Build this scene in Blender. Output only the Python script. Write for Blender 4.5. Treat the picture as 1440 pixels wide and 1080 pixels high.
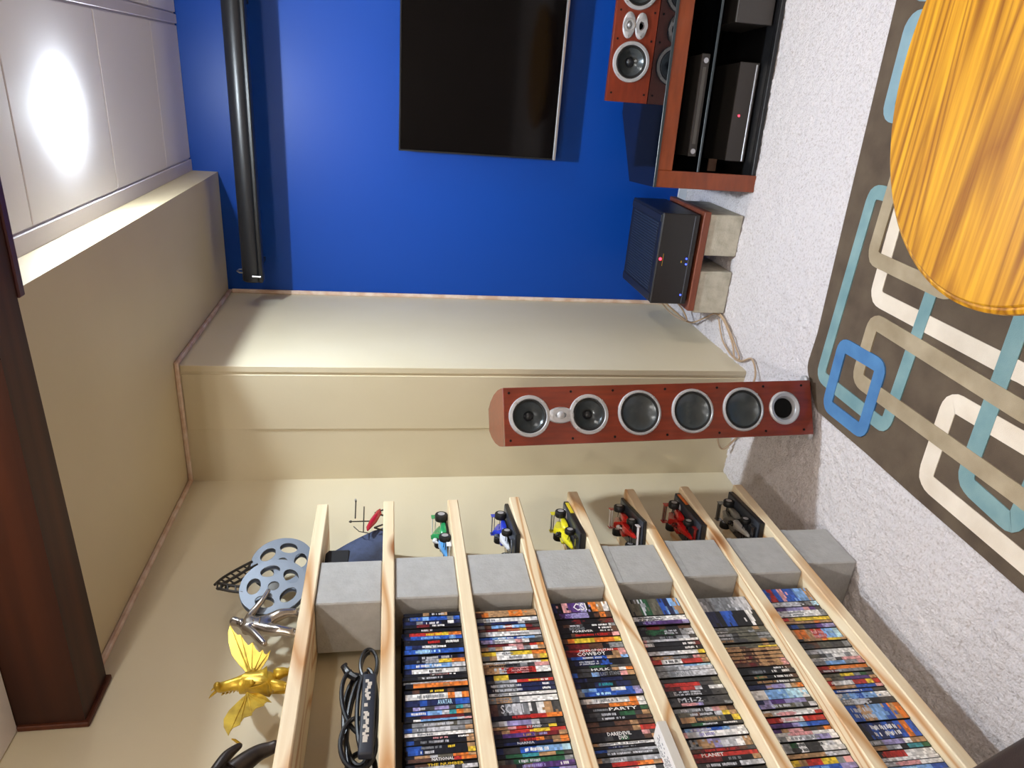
import bpy, bmesh, math, random
import numpy as np
from mathutils import Vector, Matrix
R = math.radians
for o in list(bpy.data.objects): bpy.data.objects.remove(o)
SC = bpy.context.scene
COL = SC.collection
# ---------------------------------------------------------------- camera (picture is on its side: image right = down)
cam_d = bpy.data.cameras.new('camera'); cam = bpy.data.objects.new('camera', cam_d); COL.objects.link(cam)
cam_d.sensor_width = 36; cam_d.lens = 981.77 / 1440 * 36; cam_d.clip_start = .02
cr = (0.91395316, 0.40577759, 0.0058462); cd = (0.07484309, -0.15437904, -0.98517289); cf = (-0.39885855, 0.90083942, -0.17146486)
cam.matrix_world = Matrix(((cd[0], cr[0], -cf[0], 0), (cd[1], cr[1], -cf[1], 0), (cd[2], cr[2], -cf[2], 1.602), (0, 0, 0, 1)))
SC.camera = cam
# ---------------------------------------------------------------- world, exposure (room is closed: its ceiling lamps light it)
W = bpy.data.worlds.new('world'); SC.world = W; W.use_nodes = True
W.node_tree.nodes['Background'].inputs[0].default_value = (.5, .55, .6, 1); W.node_tree.nodes['Background'].inputs[1].default_value = .3
SC.view_settings.view_transform = 'Standard'; SC.view_settings.look = 'None'
SC.view_settings.gamma = 1; SC.view_settings.use_curve_mapping = False
SC.view_settings.exposure = 0.0
LAMP_POWER = 245.0; COOL = 2.6
LAMPS = [(-.19, 2.41), (1.55, 2.41), (1.3, .2), (-.55, -.1), (-.55, -1.6), (1.4, -1.6)]
# ---------------------------------------------------------------- helpers
rng = random.Random(7)
def srgb(*c):
    return tuple((x/255/12.92 if x/255 <= .04045 else ((x/255+.055)/1.055)**2.4) for x in c)
MATS = {}
def M(name, col=(.5,.5,.5), rough=.5, metal=0, emit=None, estr=1, noise=None, bump=None, coat=0, spec=None, vcol=False, stretch=(1,1,1)):
    """noise=(scale, colour2, contrast lo, hi); bump=(scale, strength, distance)"""
    if name in MATS: return MATS[name]
    m = bpy.data.materials.new(name); m.use_nodes = True; nt = m.node_tree; N = nt.nodes; L = nt.links
    b = N['Principled BSDF']
    b.inputs['Base Color'].default_value = (*col, 1); b.inputs['Roughness'].default_value = rough; b.inputs['Metallic'].default_value = metal
    if spec is not None: b.inputs['Specular IOR Level'].default_value = spec
    b.inputs['Coat Weight'].default_value = coat; b.inputs['Coat Roughness'].default_value = .08
    if emit: b.inputs['Emission Color'].default_value = (*emit, 1); b.inputs['Emission Strength'].default_value = estr
    if vcol:
        a = N.new('ShaderNodeVertexColor'); a.layer_name = 'Col'; L.new(a.outputs[0], b.inputs['Base Color'])
    if noise or bump:
        tc = N.new('ShaderNodeTexCoord'); mp = N.new('ShaderNodeMapping'); L.new(tc.outputs['Object'], mp.inputs[0]); mp.inputs['Scale'].default_value = stretch
    if noise:
        n = N.new('ShaderNodeTexNoise'); n.inputs['Scale'].default_value = noise[0]; n.inputs['Detail'].default_value = 6; L.new(mp.outputs[0], n.inputs['Vector'])
        r = N.new('ShaderNodeValToRGB'); r.color_ramp.elements[0].position = noise[2]; r.color_ramp.elements[1].position = noise[3]
        r.color_ramp.elements[0].color = (*col, 1); r.color_ramp.elements[1].color = (*noise[1], 1)
        L.new(n.outputs['Fac'], r.inputs[0]); L.new(r.outputs[0], b.inputs['Base Color'])
    if bump:
        n = N.new('ShaderNodeTexNoise'); n.inputs['Scale'].default_value = bump[0]; n.inputs['Detail'].default_value = 4; L.new(mp.outputs[0], n.inputs['Vector'])
        bp = N.new('ShaderNodeBump'); bp.inputs['Strength'].default_value = bump[1]; bp.inputs['Distance'].default_value = bump[2]
        L.new(n.outputs['Fac'], bp.inputs['Height']); L.new(bp.outputs[0], b.inputs['Normal'])
    MATS[name] = m; return m
def wood(name, c1, c2, c3, axis, rings=9, fine=60, rough=.5, spec=.5, knots=None, coat=0, lo=.25, hi=.8, vary=True, dist=.35, stretch=.09):
    """plank wood, grain along `axis` (0,1,2)"""
    m = bpy.data.materials.new(name); m.use_nodes = True; nt = m.node_tree; N = nt.nodes; L = nt.links
    b = N['Principled BSDF']; b.inputs['Roughness'].default_value = rough; b.inputs['Coat Weight'].default_value = coat; b.inputs['Coat Roughness'].default_value = .12; b.inputs['Specular IOR Level'].default_value = spec
    tc = N.new('ShaderNodeTexCoord'); oi = N.new('ShaderNodeObjectInfo'); ad = N.new('ShaderNodeVectorMath'); ad.operation = 'ADD'
    mu = N.new('ShaderNodeVectorMath'); mu.operation = 'SCALE'; mu.inputs[3].default_value = 7 if vary else 0
    cx = N.new('ShaderNodeCombineXYZ'); [L.new(oi.outputs['Random'], cx.inputs[i]) for i in range(3)]
    L.new(cx.outputs[0], mu.inputs[0]); L.new(tc.outputs['Object'], ad.inputs[0]); L.new(mu.outputs[0], ad.inputs[1])
    sc = [1, 1, 1]; sc[axis] = stretch
    mp = N.new('ShaderNodeMapping'); mp.inputs['Scale'].default_value = sc; L.new(ad.outputs[0], mp.inputs[0])
    n1 = N.new('ShaderNodeTexNoise'); n1.inputs['Scale'].default_value = rings*.45; n1.inputs['Detail'].default_value = 1.5; n1.inputs['Distortion'].default_value = dist; L.new(mp.outputs[0], n1.inputs[0])
    k = N.new('ShaderNodeMath'); k.operation = 'MULTIPLY'; k.inputs[1].default_value = rings*2.2; L.new(n1.outputs['Fac'], k.inputs[0])
    f = N.new('ShaderNodeMath'); f.operation = 'PINGPONG'; f.inputs[1].default_value = 1; L.new(k.outputs[0], f.inputs[0])
    sc2 = [fine]*3; sc2[axis] = fine*.03
    mp2 = N.new('ShaderNodeMapping'); mp2.inputs['Scale'].default_value = sc2; L.new(ad.outputs[0], mp2.inputs[0])
    n2 = N.new('ShaderNodeTexNoise'); n2.inputs['Scale'].default_value = 1; n2.inputs['Detail'].default_value = 5; L.new(mp2.outputs[0], n2.inputs[0])
    r = N.new('ShaderNodeValToRGB'); e = r.color_ramp.elements; e[0].position = lo; e[0].color = (*c1, 1); e[1].position = hi; e[1].color = (*c2, 1)
    L.new(f.outputs[0], r.inputs[0])
    r2 = N.new('ShaderNodeValToRGB'); r2.color_ramp.elements[0].position = .35; r2.color_ramp.elements[1].position = .65
    r2.color_ramp.elements[0].color = (1, 1, 1, 1); r2.color_ramp.elements[1].color = (*[c3[i]/max(c1[i], .001) for i in range(3)], 1); L.new(n2.outputs['Fac'], r2.inputs[0])
    mx = N.new('ShaderNodeMix'); mx.data_type = 'RGBA'; mx.blend_type = 'MULTIPLY'; mx.inputs[0].default_value = .75
    L.new(r.outputs[0], mx.inputs[6]); L.new(r2.outputs[0], mx.inputs[7]); last = mx.outputs[2]
    if knots:
        sv = [knots[0]]*3; sv[axis] = knots[0]*.38
        mp3 = N.new('ShaderNodeMapping'); mp3.inputs['Scale'].default_value = sv; L.new(ad.outputs[0], mp3.inputs[0])
        v = N.new('ShaderNodeTexVoronoi'); v.inputs['Scale'].default_value = 1; L.new(mp3.outputs[0], v.inputs[0])
        rk = N.new('ShaderNodeValToRGB'); rk.color_ramp.elements[0].position = .05; rk.color_ramp.elements[1].position = .13
        rk.color_ramp.elements[0].color = (1, 1, 1, 1); rk.color_ramp.elements[1].color = (0, 0, 0, 1); L.new(v.outputs['Distance'], rk.inputs[0])
        m2 = N.new('ShaderNodeMix'); m2.data_type = 'RGBA'; L.new(rk.outputs[0], m2.inputs[0]); L.new(last, m2.inputs[6]); m2.inputs[7].default_value = (*knots[1], 1); last = m2.outputs[2]
    L.new(last, b.inputs['Base Color'])
    MATS[name] = m; return m
class MB:
    def __init__(s): s.v = []; s.f = []; s.c = []; s.m = []; s.col = (1, 1, 1); s.mi = 0
    def face(s, idx): s.f.append(tuple(idx)); s.c.append(s.col); s.m.append(s.mi)
    def add(s, vs, fs):
        b = len(s.v); s.v += [tuple(p) for p in vs]
        for f in fs: s.face([b+i for i in f])
        return s
    def box(s, x0, y0, z0, x1, y1, z1):
        return s.add([(x0,y0,z0),(x1,y0,z0),(x1,y1,z0),(x0,y1,z0),(x0,y0,z1),(x1,y0,z1),(x1,y1,z1),(x0,y1,z1)],
                     [(0,3,2,1),(4,5,6,7),(0,1,5,4),(1,2,6,5),(2,3,7,6),(3,0,4,7)])
    def bbox(s, x0, y0, z0, x1, y1, z1, b=.003):
        """box with chamfered edges (44 tris)"""
        X, Y, Z = (x0, x1), (y0, y1), (z0, z1); vs = []; ix = {}
        for i in (0, 1):
            for j in (0, 1):
                for k in (0, 1):
                    si, sj, sk = b*(1-2*i), b*(1-2*j), b*(1-2*k)
                    for a, p in (('x', (X[i], Y[j]+sj, Z[k]+sk)), ('y', (X[i]+si, Y[j], Z[k]+sk)), ('z', (X[i]+si, Y[j]+sj, Z[k]))):
                        ix[(i, j, k, a)] = len(vs); vs.append(p)
        fs = []
        def q(*k): fs.append(tuple(ix[t] for t in k))
        for i in (0, 1):
            o = [(i,0,0,'x'),(i,1,0,'x'),(i,1,1,'x'),(i,0,1,'x')]; q(*(o if i else o[::-1]))
            o = [(0,i,0,'y'),(0,i,1,'y'),(1,i,1,'y'),(1,i,0,'y')]; q(*(o if i else o[::-1]))
            o = [(0,0,i,'z'),(1,0,i,'z'),(1,1,i,'z'),(0,1,i,'z')]; q(*(o if i else o[::-1]))
        for j in (0, 1):
            for k in (0, 1):
                o = [(0,j,k,'y'),(1,j,k,'y'),(1,j,k,'z'),(0,j,k,'z')]; q(*(o if (j+k) % 2 == 0 else o[::-1]))
                o = [(j,0,k,'x'),(j,1,k,'x'),(j,1,k,'z'),(j,0,k,'z')]; q(*(o[::-1] if (j+k) % 2 == 0 else o))
                o = [(j,k,0,'x'),(j,k,1,'x'),(j,k,1,'y'),(j,k,0,'y')]; q(*(o if (j+k) % 2 == 0 else o[::-1]))
        for i in (0, 1):
            for j in (0, 1):
                for k in (0, 1):
                    o = [(i,j,k,'x'),(i,j,k,'y'),(i,j,k,'z')]; q(*(o if (i+j+k) % 2 else o[::-1]))
        return s.add(vs, fs)
    def prism(s, pts, z0, z1, axis=2):
        n = len(pts)
        def P(a, b, h): return (a, b, h) if axis == 2 else ((h, a, b) if axis == 0 else (a, h, b))
        s.add([P(a, b, z0) for a, b in pts]+[P(a, b, z1) for a, b in pts],
              [tuple(range(n))[::-1], tuple(range(n, 2*n))]+[(i, (i+1) % n, n+(i+1) % n, n+i) for i in range(n)])
        return s
    def tube(s, pts, r, n=8, cap=True):
        pts = [Vector(p) for p in pts]; rs = r if isinstance(r, (list, tuple)) else [r]*len(pts); b = len(s.v)
        up = None
        for i, p in enumerate(pts):
            t = (pts[min(i+1, len(pts)-1)]-pts[max(i-1, 0)]).normalized()
            if up is None: up = t.orthogonal().normalized()
            else:
                up = (up-t*up.dot(t)); up = up.normalized() if up.length > 1e-6 else t.orthogonal().normalized()
            w = t.cross(up)
            for k in range(n):
                a = 2*math.pi*k/n; s.v.append(tuple(p+(up*math.cos(a)+w*math.sin(a))*rs[i]))
        for i in range(len(pts)-1):
            for k in range(n): s.face((b+i*n+k, b+i*n+(k+1) % n, b+(i+1)*n+(k+1) % n, b+(i+1)*n+k))
        if cap:
            s.face([b+k for k in range(n)][::-1]); s.face([b+(len(pts)-1)*n+k for k in range(n)])
        return s
    def lathe(s, prof, o=(0,0,0), axis='z', n=32, sx=1, sy=1, cap=True):
        """prof [(r,h)...], h runs along +axis; 'y' means axis -Y (towards a front at -y)"""
        b = len(s.v)
        for r, h in prof:
            for k in range(n):
                a = 2*math.pi*k/n; c, d = r*math.cos(a)*sx, r*math.sin(a)*sy
                s.v.append({'z': (o[0]+c, o[1]+d, o[2]+h), 'y': (o[0]+c, o[1]-h, o[2]+d), 'x': (o[0]+h, o[1]+c, o[2]+d)}[axis])
        for i in range(len(prof)-1):
            for k in range(n): s.face((b+i*n+k, b+i*n+(k+1) % n, b+(i+1)*n+(k+1) % n, b+(i+1)*n+k))
        if cap and prof[0][0] > 1e-5: s.face([b+k for k in range(n)][::-1])
        if cap and prof[-1][0] > 1e-5: s.face([b+(len(prof)-1)*n+k for k in range(n)])
        return s
    def ball(s, o, r, n=12, m=8):
        rr = r if isinstance(r, (list, tuple)) else (r, r, r); b = len(s.v)
        for i in range(m+1):
            t = math.pi*i/m
            for k in range(n):
                a = 2*math.pi*k/n; s.v.append((o[0]+rr[0]*math.sin(t)*math.cos(a), o[1]+rr[1]*math.sin(t)*math.sin(a), o[2]-rr[2]*math.cos(t)))
        for i in range(m):
            for k in range(n): s.face((b+i*n+k, b+i*n+(k+1) % n, b+(i+1)*n+(k+1) % n, b+(i+1)*n+k))
        return s
    def build(s, name, mat, parent=None, smooth=False, loc=(0,0,0), ang=40):
        me = bpy.data.meshes.new(name); me.from_pydata(s.v, [], s.f)
        ms = mat if isinstance(mat, (list, tuple)) else [mat]
        for m in ms: me.materials.append(m)
        if len(ms) > 1: me.polygons.foreach_set('material_index', s.m)
        if len(set(s.c)) > 1 or s.col != (1, 1, 1):
            ca = me.color_attributes.new('Col', 'FLOAT_COLOR', 'CORNER'); d = []
            for f, c in zip(s.f, s.c): d += [c[0], c[1], c[2], 1]*len(f)
            ca.data.foreach_set('color', d)
        bm = bmesh.new(); bm.from_mesh(me); bmesh.ops.remove_doubles(bm, verts=bm.verts, dist=1e-6) if smooth else None
        bmesh.ops.recalc_face_normals(bm, faces=bm.faces); bm.to_mesh(me); bm.free()
        if smooth:
            me.polygons.foreach_set('use_smooth', [True]*len(me.polygons)); me.set_sharp_from_angle(angle=R(ang))
        o = bpy.data.objects.new(name, me); COL.objects.link(o); o.location = loc
        if parent: o.parent = parent
        return o
def empty(name, loc=(0,0,0), rz=0, ry=0, rx=0):
    o = bpy.data.objects.new(name, None); o.empty_display_size = .05; COL.objects.link(o); o.location = loc; o.rotation_euler = (rx, ry, rz); return o
def tag(o, label=None, cat=None, group=None, kind=None):
    if label: o['label'] = label
    if cat: o['category'] = cat
    if group: o['group'] = group
    if kind: o['kind'] = kind
    return o
def struct(o, label=None): o['kind'] = 'structure'; return tag(o, label)
def skin(name, verts, edges, mat, parent, sub=2):
    """one continuous skinned body; verts (x,y,z,r)"""
    me = bpy.data.meshes.new(name+'_s'); me.from_pydata([v[:3] for v in verts], edges, [])
    o = bpy.data.objects.new(name, me); COL.objects.link(o)
    mo = o.modifiers.new('s', 'SKIN'); mo.use_smooth_shade = True
    for i, v in enumerate(verts): me.skin_vertices[0].data[i].radius = (v[3], v[3])
    me.skin_vertices[0].data[0].use_root = True
    sm = o.modifiers.new('u', 'SUBSURF'); sm.levels = sub; sm.render_levels = sub
    dg = bpy.context.evaluated_depsgraph_get(); m2 = bpy.data.meshes.new_from_object(o.evaluated_get(dg)); m2.name = name
    bpy.data.objects.remove(o); m2.materials.clear(); m2.materials.append(mat)
    m2.polygons.foreach_set('use_smooth', [True]*len(m2.polygons))
    r = bpy.data.objects.new(name, m2); COL.objects.link(r); r.parent = parent; return r
_dg = []
def text_mesh(body, h, width, mat, name, parent, loc, rot, bold=0):
    cu = bpy.data.curves.new(name, 'FONT'); cu.body = body; cu.size = h; cu.extrude = .0002; cu.resolution_u = 1; cu.offset = h*.012
    cu.align_x = 'CENTER'; cu.align_y = 'CENTER'
    o = bpy.data.objects.new(name, cu); COL.objects.link(o)
    bpy.context.view_layer.update()
    dg = bpy.context.evaluated_depsgraph_get(); me = bpy.data.meshes.new_from_object(o.evaluated_get(dg)); me.name = name
    w = max(v.co.x for v in me.vertices)-min(v.co.x for v in me.vertices)
    if width:
        k = width/w
        for v in me.vertices: v.co.x *= k
    bpy.data.objects.remove(o); me.materials.clear(); me.materials.append(mat)
    r = bpy.data.objects.new(name, me); COL.objects.link(r); r.parent = parent; r.location = loc; r.rotation_euler = rot; return r
def disc2d(name, outer, holes, thick, mat, parent):
    cu = bpy.data.curves.new(name, 'CURVE'); cu.dimensions = '2D'; cu.fill_mode = 'BOTH'; cu.extrude = thick/2; cu.bevel_depth = .0008; cu.bevel_resolution = 1
    for loop_ in [outer]+holes:
        s_ = cu.splines.new('POLY'); s_.points.add(len(loop_)-1); s_.use_cyclic_u = True
        for p, v in zip(s_.points, loop_): p.co = (v[0], v[1], 0, 1)
    o = bpy.data.objects.new(name, cu); COL.objects.link(o); bpy.context.view_layer.update()
    me = bpy.data.meshes.new_from_object(o.evaluated_get(bpy.context.evaluated_depsgraph_get())); me.name = name; bpy.data.objects.remove(o)
    me.materials.clear(); me.materials.append(mat); r = bpy.data.objects.new(name, me); COL.objects.link(r); r.parent = parent; return r
def circ(cx, cy, a, b, rot=0, n=28):
    return [(cx+a*math.cos(t)*math.cos(rot)-b*math.sin(t)*math.sin(rot), cy+a*math.cos(t)*math.sin(rot)+b*math.sin(t)*math.cos(rot)) for t in [2*math.pi*i/n for i in range(n)]]
def baffle(w, z0, z1, holes, mat, parent, th=.03):
    o = disc2d('baffle', [(-w, z0), (w, z0), (w, z1), (-w, z1)], [circ(x, z, a, b, 0, 36) for x, z, a, b in holes], th-.0016, mat, parent)
    o.data.transform(Matrix(((1, 0, 0, 0), (0, 0, -1, th/2), (0, 1, 0, 0), (0, 0, 0, 1)))); return o
# ---------------------------------------------------------------- materials
m_beige = M('beige_paint', srgb(214,203,176), .55, noise=(1.6, srgb(208,196,166), .35, .65), bump=(90, .12, .002))
m_beiged = M('tan_low_bounce_paint', srgb(150,134,112), .6, bump=(90, .12, .002))  # unseen walls, toned darker to cut bounced light and screen reflections
m_blue = M('blue_paint', srgb(4,65,156), .4, spec=.28, bump=(160, .08, .001))
m_ceil = M('ceiling_panel', srgb(232,227,229), .8, bump=(260, .25, .001))
m_ceilstrip = M('ceiling_strip', srgb(208,202,210), .8)
m_trim = M('raw_trim', srgb(205,172,148), .6, noise=(14, srgb(225,205,190), .4, .6))
m_base = M('white_base', srgb(215,220,228), .5)
m_carpet = M('carpet', srgb(218,212,214), .95, noise=(100, srgb(150,134,126), .5, .95), bump=(140, .8, .01))
m_pine = wood('pine', srgb(241,224,192), srgb(204,156,104), srgb(228,204,166), 1, rings=8, fine=55, rough=.5, knots=(4.2, srgb(150,95,50)), lo=.6, hi=.98, stretch=.17, dist=.7)
m_conc = M('concrete', srgb(176,175,173), .9, noise=(26, srgb(160,158,155), .3, .8), bump=(120, .5, .004))
m_concd = M('concrete_wall_block', srgb(190,184,168), .9, noise=(22, srgb(160,154,138), .4, .75), bump=(120, .5, .004))
m_beam = wood('beam_wood', srgb(92,46,24), srgb(46,22,13), srgb(62,30,17), 0, rings=3, fine=22, rough=.55, spec=.25, lo=.1, hi=.95, stretch=.16)
m_beamp = M('fascia_wood', srgb(74,28,30), .4, noise=(8, srgb(50,20,22), .35, .7), stretch=(.2, 4, 4))
m_oak = wood('oak', srgb(212,156,36), srgb(158,104,22), srgb(166,108,24), 0, rings=15, fine=95, rough=.42, spec=.22, coat=0, lo=.35, hi=1.0, vary=False, stretch=.07)
m_cherry = M('cherry_veneer', srgb(128,48,26), .35, coat=.3, noise=(20, srgb(104,38,22), .35, .7), stretch=(3, 3, .35))
m_cherryx = M('cherry_veneer_long', srgb(128,48,26), .35, coat=.3, noise=(20, srgb(104,38,22), .35, .7), stretch=(.35, 3, 3))
m_stand = M('stand_wood', srgb(132,62,30), .35, coat=.2, noise=(18, srgb(112,50,24), .35, .7), stretch=(.4, 2, 2))
m_black = M('black_plastic', srgb(20,20,22), .4)
m_blackg = M('black_gloss', srgb(4,4,6), .07, spec=.2)
m_glass = M('black_glass', srgb(8,10,14), .05)
m_glassedge = M('glass_edge', srgb(48,56,60), .3)
m_metal = M('black_metal', srgb(26,27,31), .34)
m_silver = M('silver_metal', srgb(205,205,208), .28, metal=.85)
m_silverp = M('silver_plastic', srgb(186,186,190), .4, metal=.35)
m_cone = M('speaker_cone', srgb(70,76,80), .25, metal=.35)
m_rubber = M('rubber', srgb(18,18,19), .55)
m_hole = M('void_black', srgb(2,2,2), .9)
m_red = M('red_led', srgb(255,20,30), .5, emit=(1, .03, .06), estr=6)
m_bled = M('blue_led', srgb(30,40,255), .5, emit=(.04, .08, 1), estr=5)
m_gold = M('gold', srgb(208,172,56), .36, metal=.5, noise=(30, srgb(160,128,36), .4, .7))
m_print = M('printed_card', vcol=True, rough=.32)
m_case = M('disc_case_plastic', srgb(14,14,16), .3)
# ---------------------------------------------------------------- room shell
XL, XB, YB, YF, XR, YN = -1.675, -1.138, 3.75, 2.735, 2.7, -2.6
ZS, ZC = 2.447, 2.568
def carpet():
    s = .008; xs = np.arange(XL, .72, s); ys = np.arange(.75, YB+.001, s); nx, ny = len(xs), len(ys)
    g = np.random.default_rng(3); h = g.random((ny, nx)); h2 = g.random((ny//4+2, nx//4+2))
    h = (h+np.roll(h, 1, 0)+np.roll(h, 1, 1)+np.roll(h, -1, 0))/4
    h2 = np.kron(h2, np.ones((4, 4)))[:ny, :nx]; h2 = (h2+np.roll(h2, 2, 0)+np.roll(h2, 2, 1)+np.roll(h2, -2, 1))/4
    z = (h-.5)*.014+(h2-.5)*.006
    gx, gy = np.meshgrid(xs, ys); jx = (g.random((ny, nx))-.5)*.004; jy = (g.random((ny, nx))-.5)*.004
    v = np.stack([gx+jx, gy+jy, z], -1).reshape(-1, 3)
    i = np.arange((ny-1)*nx).reshape(ny-1, nx)[:, :-1].ravel()
    f = np.stack([i, i+1, i+nx+1, i+nx], -1)
    base = len(v); x1 = xs[-1]-.004; x0, y0, y1 = XL, ys[0]+.004, YB+.01
    ex = [(x1, YN, 0), (XR, YN, 0), (XR, y1, 0), (x1, y1, 0), (x0, YN, 0), (x1, YN, 0), (x1, y0, 0), (x0, y0, 0)]
    v = np.vstack([v, np.array(ex)]); f = np.vstack([f, np.array([[base, base+1, base+2, base+3], [base+4, base+5, base+6, base+7]])])
    me = bpy.data.meshes.new('floor'); me.vertices.add(len(v)); me.vertices.foreach_set('co', v.ravel())
    me.loops.add(len(f)*4); me.loops.foreach_set('vertex_index', f.ravel().astype(np.int32)); me.polygons.add(len(f))
    me.polygons.foreach_set('loop_start', np.arange(0, len(f)*4, 4, dtype=np.int32)); me.update(calc_edges=True); me.validate()
    me.polygons.foreach_set('use_smooth', [True]*len(me.polygons)); me.materials.append(m_carpet)
    o = bpy.data.objects.new('floor', me); COL.objects.link(o); return o
struct(carpet(), 'pale speckled loop pile carpet over the whole floor')
struct(MB().box(XL-.1, YN, -.05, XL, YB+.1, ZC+.05).build('wall_left', m_beige), 'long beige painted wall behind the shelves')
struct(MB().box(XB-.02, YB, -.05, XR, YB+.1, ZC+.05).build('wall_back', m_blue), 'deep blue painted wall behind the television')
struct(MB().box(XR, YN, -.05, XR+.1, YB+.1, ZC+.05).build('wall_right', m_beiged))
struct(MB().box(XL-.1, YN-.1, -.05, XR+.1, YN, ZC+.05).build('wall_front', m_beiged))
cn = struct(MB().box(XL-.05, YF, -.05, XB, YB+.05, ZS+.05).build('wall_corner', m_beige), 'beige boxed-out wall section filling the corner')
for x0, x1 in ((XB-.026, XB), (-1.425, -1.176)): MB().bbox(x0, YF-.004, .0, x1, YF+.002, ZS-.02, .0015).build('panel', m_beige, cn)
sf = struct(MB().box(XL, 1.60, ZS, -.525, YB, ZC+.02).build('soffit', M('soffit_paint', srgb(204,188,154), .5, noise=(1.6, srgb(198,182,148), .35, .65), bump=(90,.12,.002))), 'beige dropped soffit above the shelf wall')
t = .017
for i, a in enumerate([(XB, YF, ZS-t, XB+t, YB, ZS), (XL, YF-t, ZS-t, XB+t, YF, ZS), (XL, 1.66, ZS-t, XL+t, YF-t, ZS), (XB, YB-t, .0, XB+t+.003, YB, ZS-t)]):
    struct(MB().bbox(*a, .004).build('trim_%d' % (i+1), m_trim), ['thin bare wood trim under soffit along the short return wall', 'thin bare wood trim under soffit across boxed-out corner', 'thin bare wood trim under soffit above the shelves', 'upright bare wood trim where blue wall meets beige'][i])
struct(MB().bbox(XB+.02, YB-.012, 0, XR, YB, .05, .003).build('baseboard_back', m_base), 'low white baseboard under the blue wall')
# ceiling with separate panels
ce = struct(MB().box(XL-.1, YN-.1, ZC+.008, XR+.1, YB+.1, ZC+.06).build('ceiling', m_ceilstrip), 'white panelled ceiling')
xe = [-.468, .112, .16, .76, .765, 1.365, 1.37, 1.97, 1.975, XR]; ye = [YB]; y = 3.36
ycuts = [YB, 3.36, 2.757, 2.10, 1.62]
pan = None
def panel(x0, y0, x1, y1): MB().bbox(x0+.003, y0+.003, ZC, x1-.003, y1-.003, ZC+.012, .002).build('panel', m_ceil, ce)
for i in range(0, len(xe)-1, 2):
    for j in range(4): panel(xe[i], ycuts[j+1], xe[i+1], ycuts[j])
yy = [1.497, .9, .3, -.3, -.9, -1.5, -2.1, YN]; xx = [XL, -1.07, -.468, .132, .73, 1.33, 1.93, XR]
for i in range(7):
    for j in range(7): panel(xx[i], yy[j+1], xx[i+1], yy[j])
MB().bbox(-.525, 1.64, ZC-.004, -.472, YB, ZC+.01, .002).build('edge_strip', m_ceilstrip, ce)
MB().bbox(.117, 1.64, ZC-.002, .155, YB, ZC+.01, .002).build('edge_strip', m_ceilstrip, ce)
# beam
bm_ = empty('ceiling_beam', (0, 1.57, 2.4)); tag(bm_, 'dark brown stained wooden beam boxed across the ceiling', 'beam')
MB().prism([(-1.658, -.073), (2.69, -.073), (2.69, .035), (-.517, .041), (-1.658, .080)], .003, ZC-2.4+.006).build('beam_body', m_beam, bm_)
MB().bbox(-1.674, -.082, -.008, -1.657, .088, ZC-2.4, .003).build('end_plate', m_beam, bm_)
MB().bbox(-.517, .042, -.002, 2.69, .068, ZC-2.4, .003).build('fascia_board', m_beamp, bm_)
# ceiling lamps; out-of-view ones get deeper domes, shaped to light the ceiling
for i, (x, y) in enumerate(LAMPS):
    lp = empty('ceiling_light', (x, y, ZC))
    tag(lp, ['round glowing ceiling light beside the soffit', 'domed ceiling light in front of the television, far right side', 'domed ceiling light above the coffee table, right of camera', 'domed ceiling light above the ottoman, left of camera', 'domed ceiling light behind the camera, left side', 'domed ceiling light behind the camera, right side'][i], 'ceiling light', 'round ceiling lights')
    k = .66 if i == 0 else 1
    MB().lathe([(r_*k, h_) for r_, h_ in [(.0, 0), (.098, 0), (.097, -.0015), (.093, -.002), (.0, -.002)]]).build('rim', M('lamp_rim', srgb(240,240,240), .4), lp, True)
    MB().lathe([(r_*k, h_*(.8 if i == 0 else 1)) for r_, h_ in ([(.093, -.0018), (.089, -.009), (.070, -.014), (.04, -.017), (0, -.018)] if i == 0 else [(.092, -.009), (.084, -.035), (.066, -.052), (.04, -.062), (0, -.066)])], n=28).build('dome', M('lamp_glow_cool', (1,1,1), .5, emit=(.80, .91, 1.0), estr=LAMP_POWER*COOL*2.3) if i == 0 else M('lamp_glow_warm', (1,1,1), .5, emit=(1.0, .94, .86), estr=LAMP_POWER), lp, True)
# ---------------------------------------------------------------- television
tv = empty('television', (-.36, 3.65, .782)); tag(tv, 'large flat black television mounted on the blue wall', 'television')
TW, TH = 1.40, .785
MB().bbox(0, 0, 0, TW, .035, TH, .004).build('case', m_black, tv)
MB().bbox(.006, -.003, .014, TW-.006, .002, TH-.006, .001).build('screen', m_blackg, tv)
f = MB()
for a in ((-.002, -.004, -.002, .005, .03, TH+.002), (TW-.005, -.004, -.002, TW+.002, .03, TH+.002), (-.002, -.004, TH-.004, TW+.002, .03, TH+.002)): f.bbox(*a, .001)
f.build('bezel', M('bezel_metal', srgb(60,62,66), .3, metal=.8), tv)
MB().bbox(-.003, -.007, -.004, TW+.003, .03, .011, .003).build('lower_trim', m_silver, tv)
MB().box(.12, .035, .03, TW-.12, .06, .45).build('rear_housing', m_black, tv)
MB().box(.5, .06, .2, .9, .0995, .5).build('wall_mount', m_black, tv)
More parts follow.
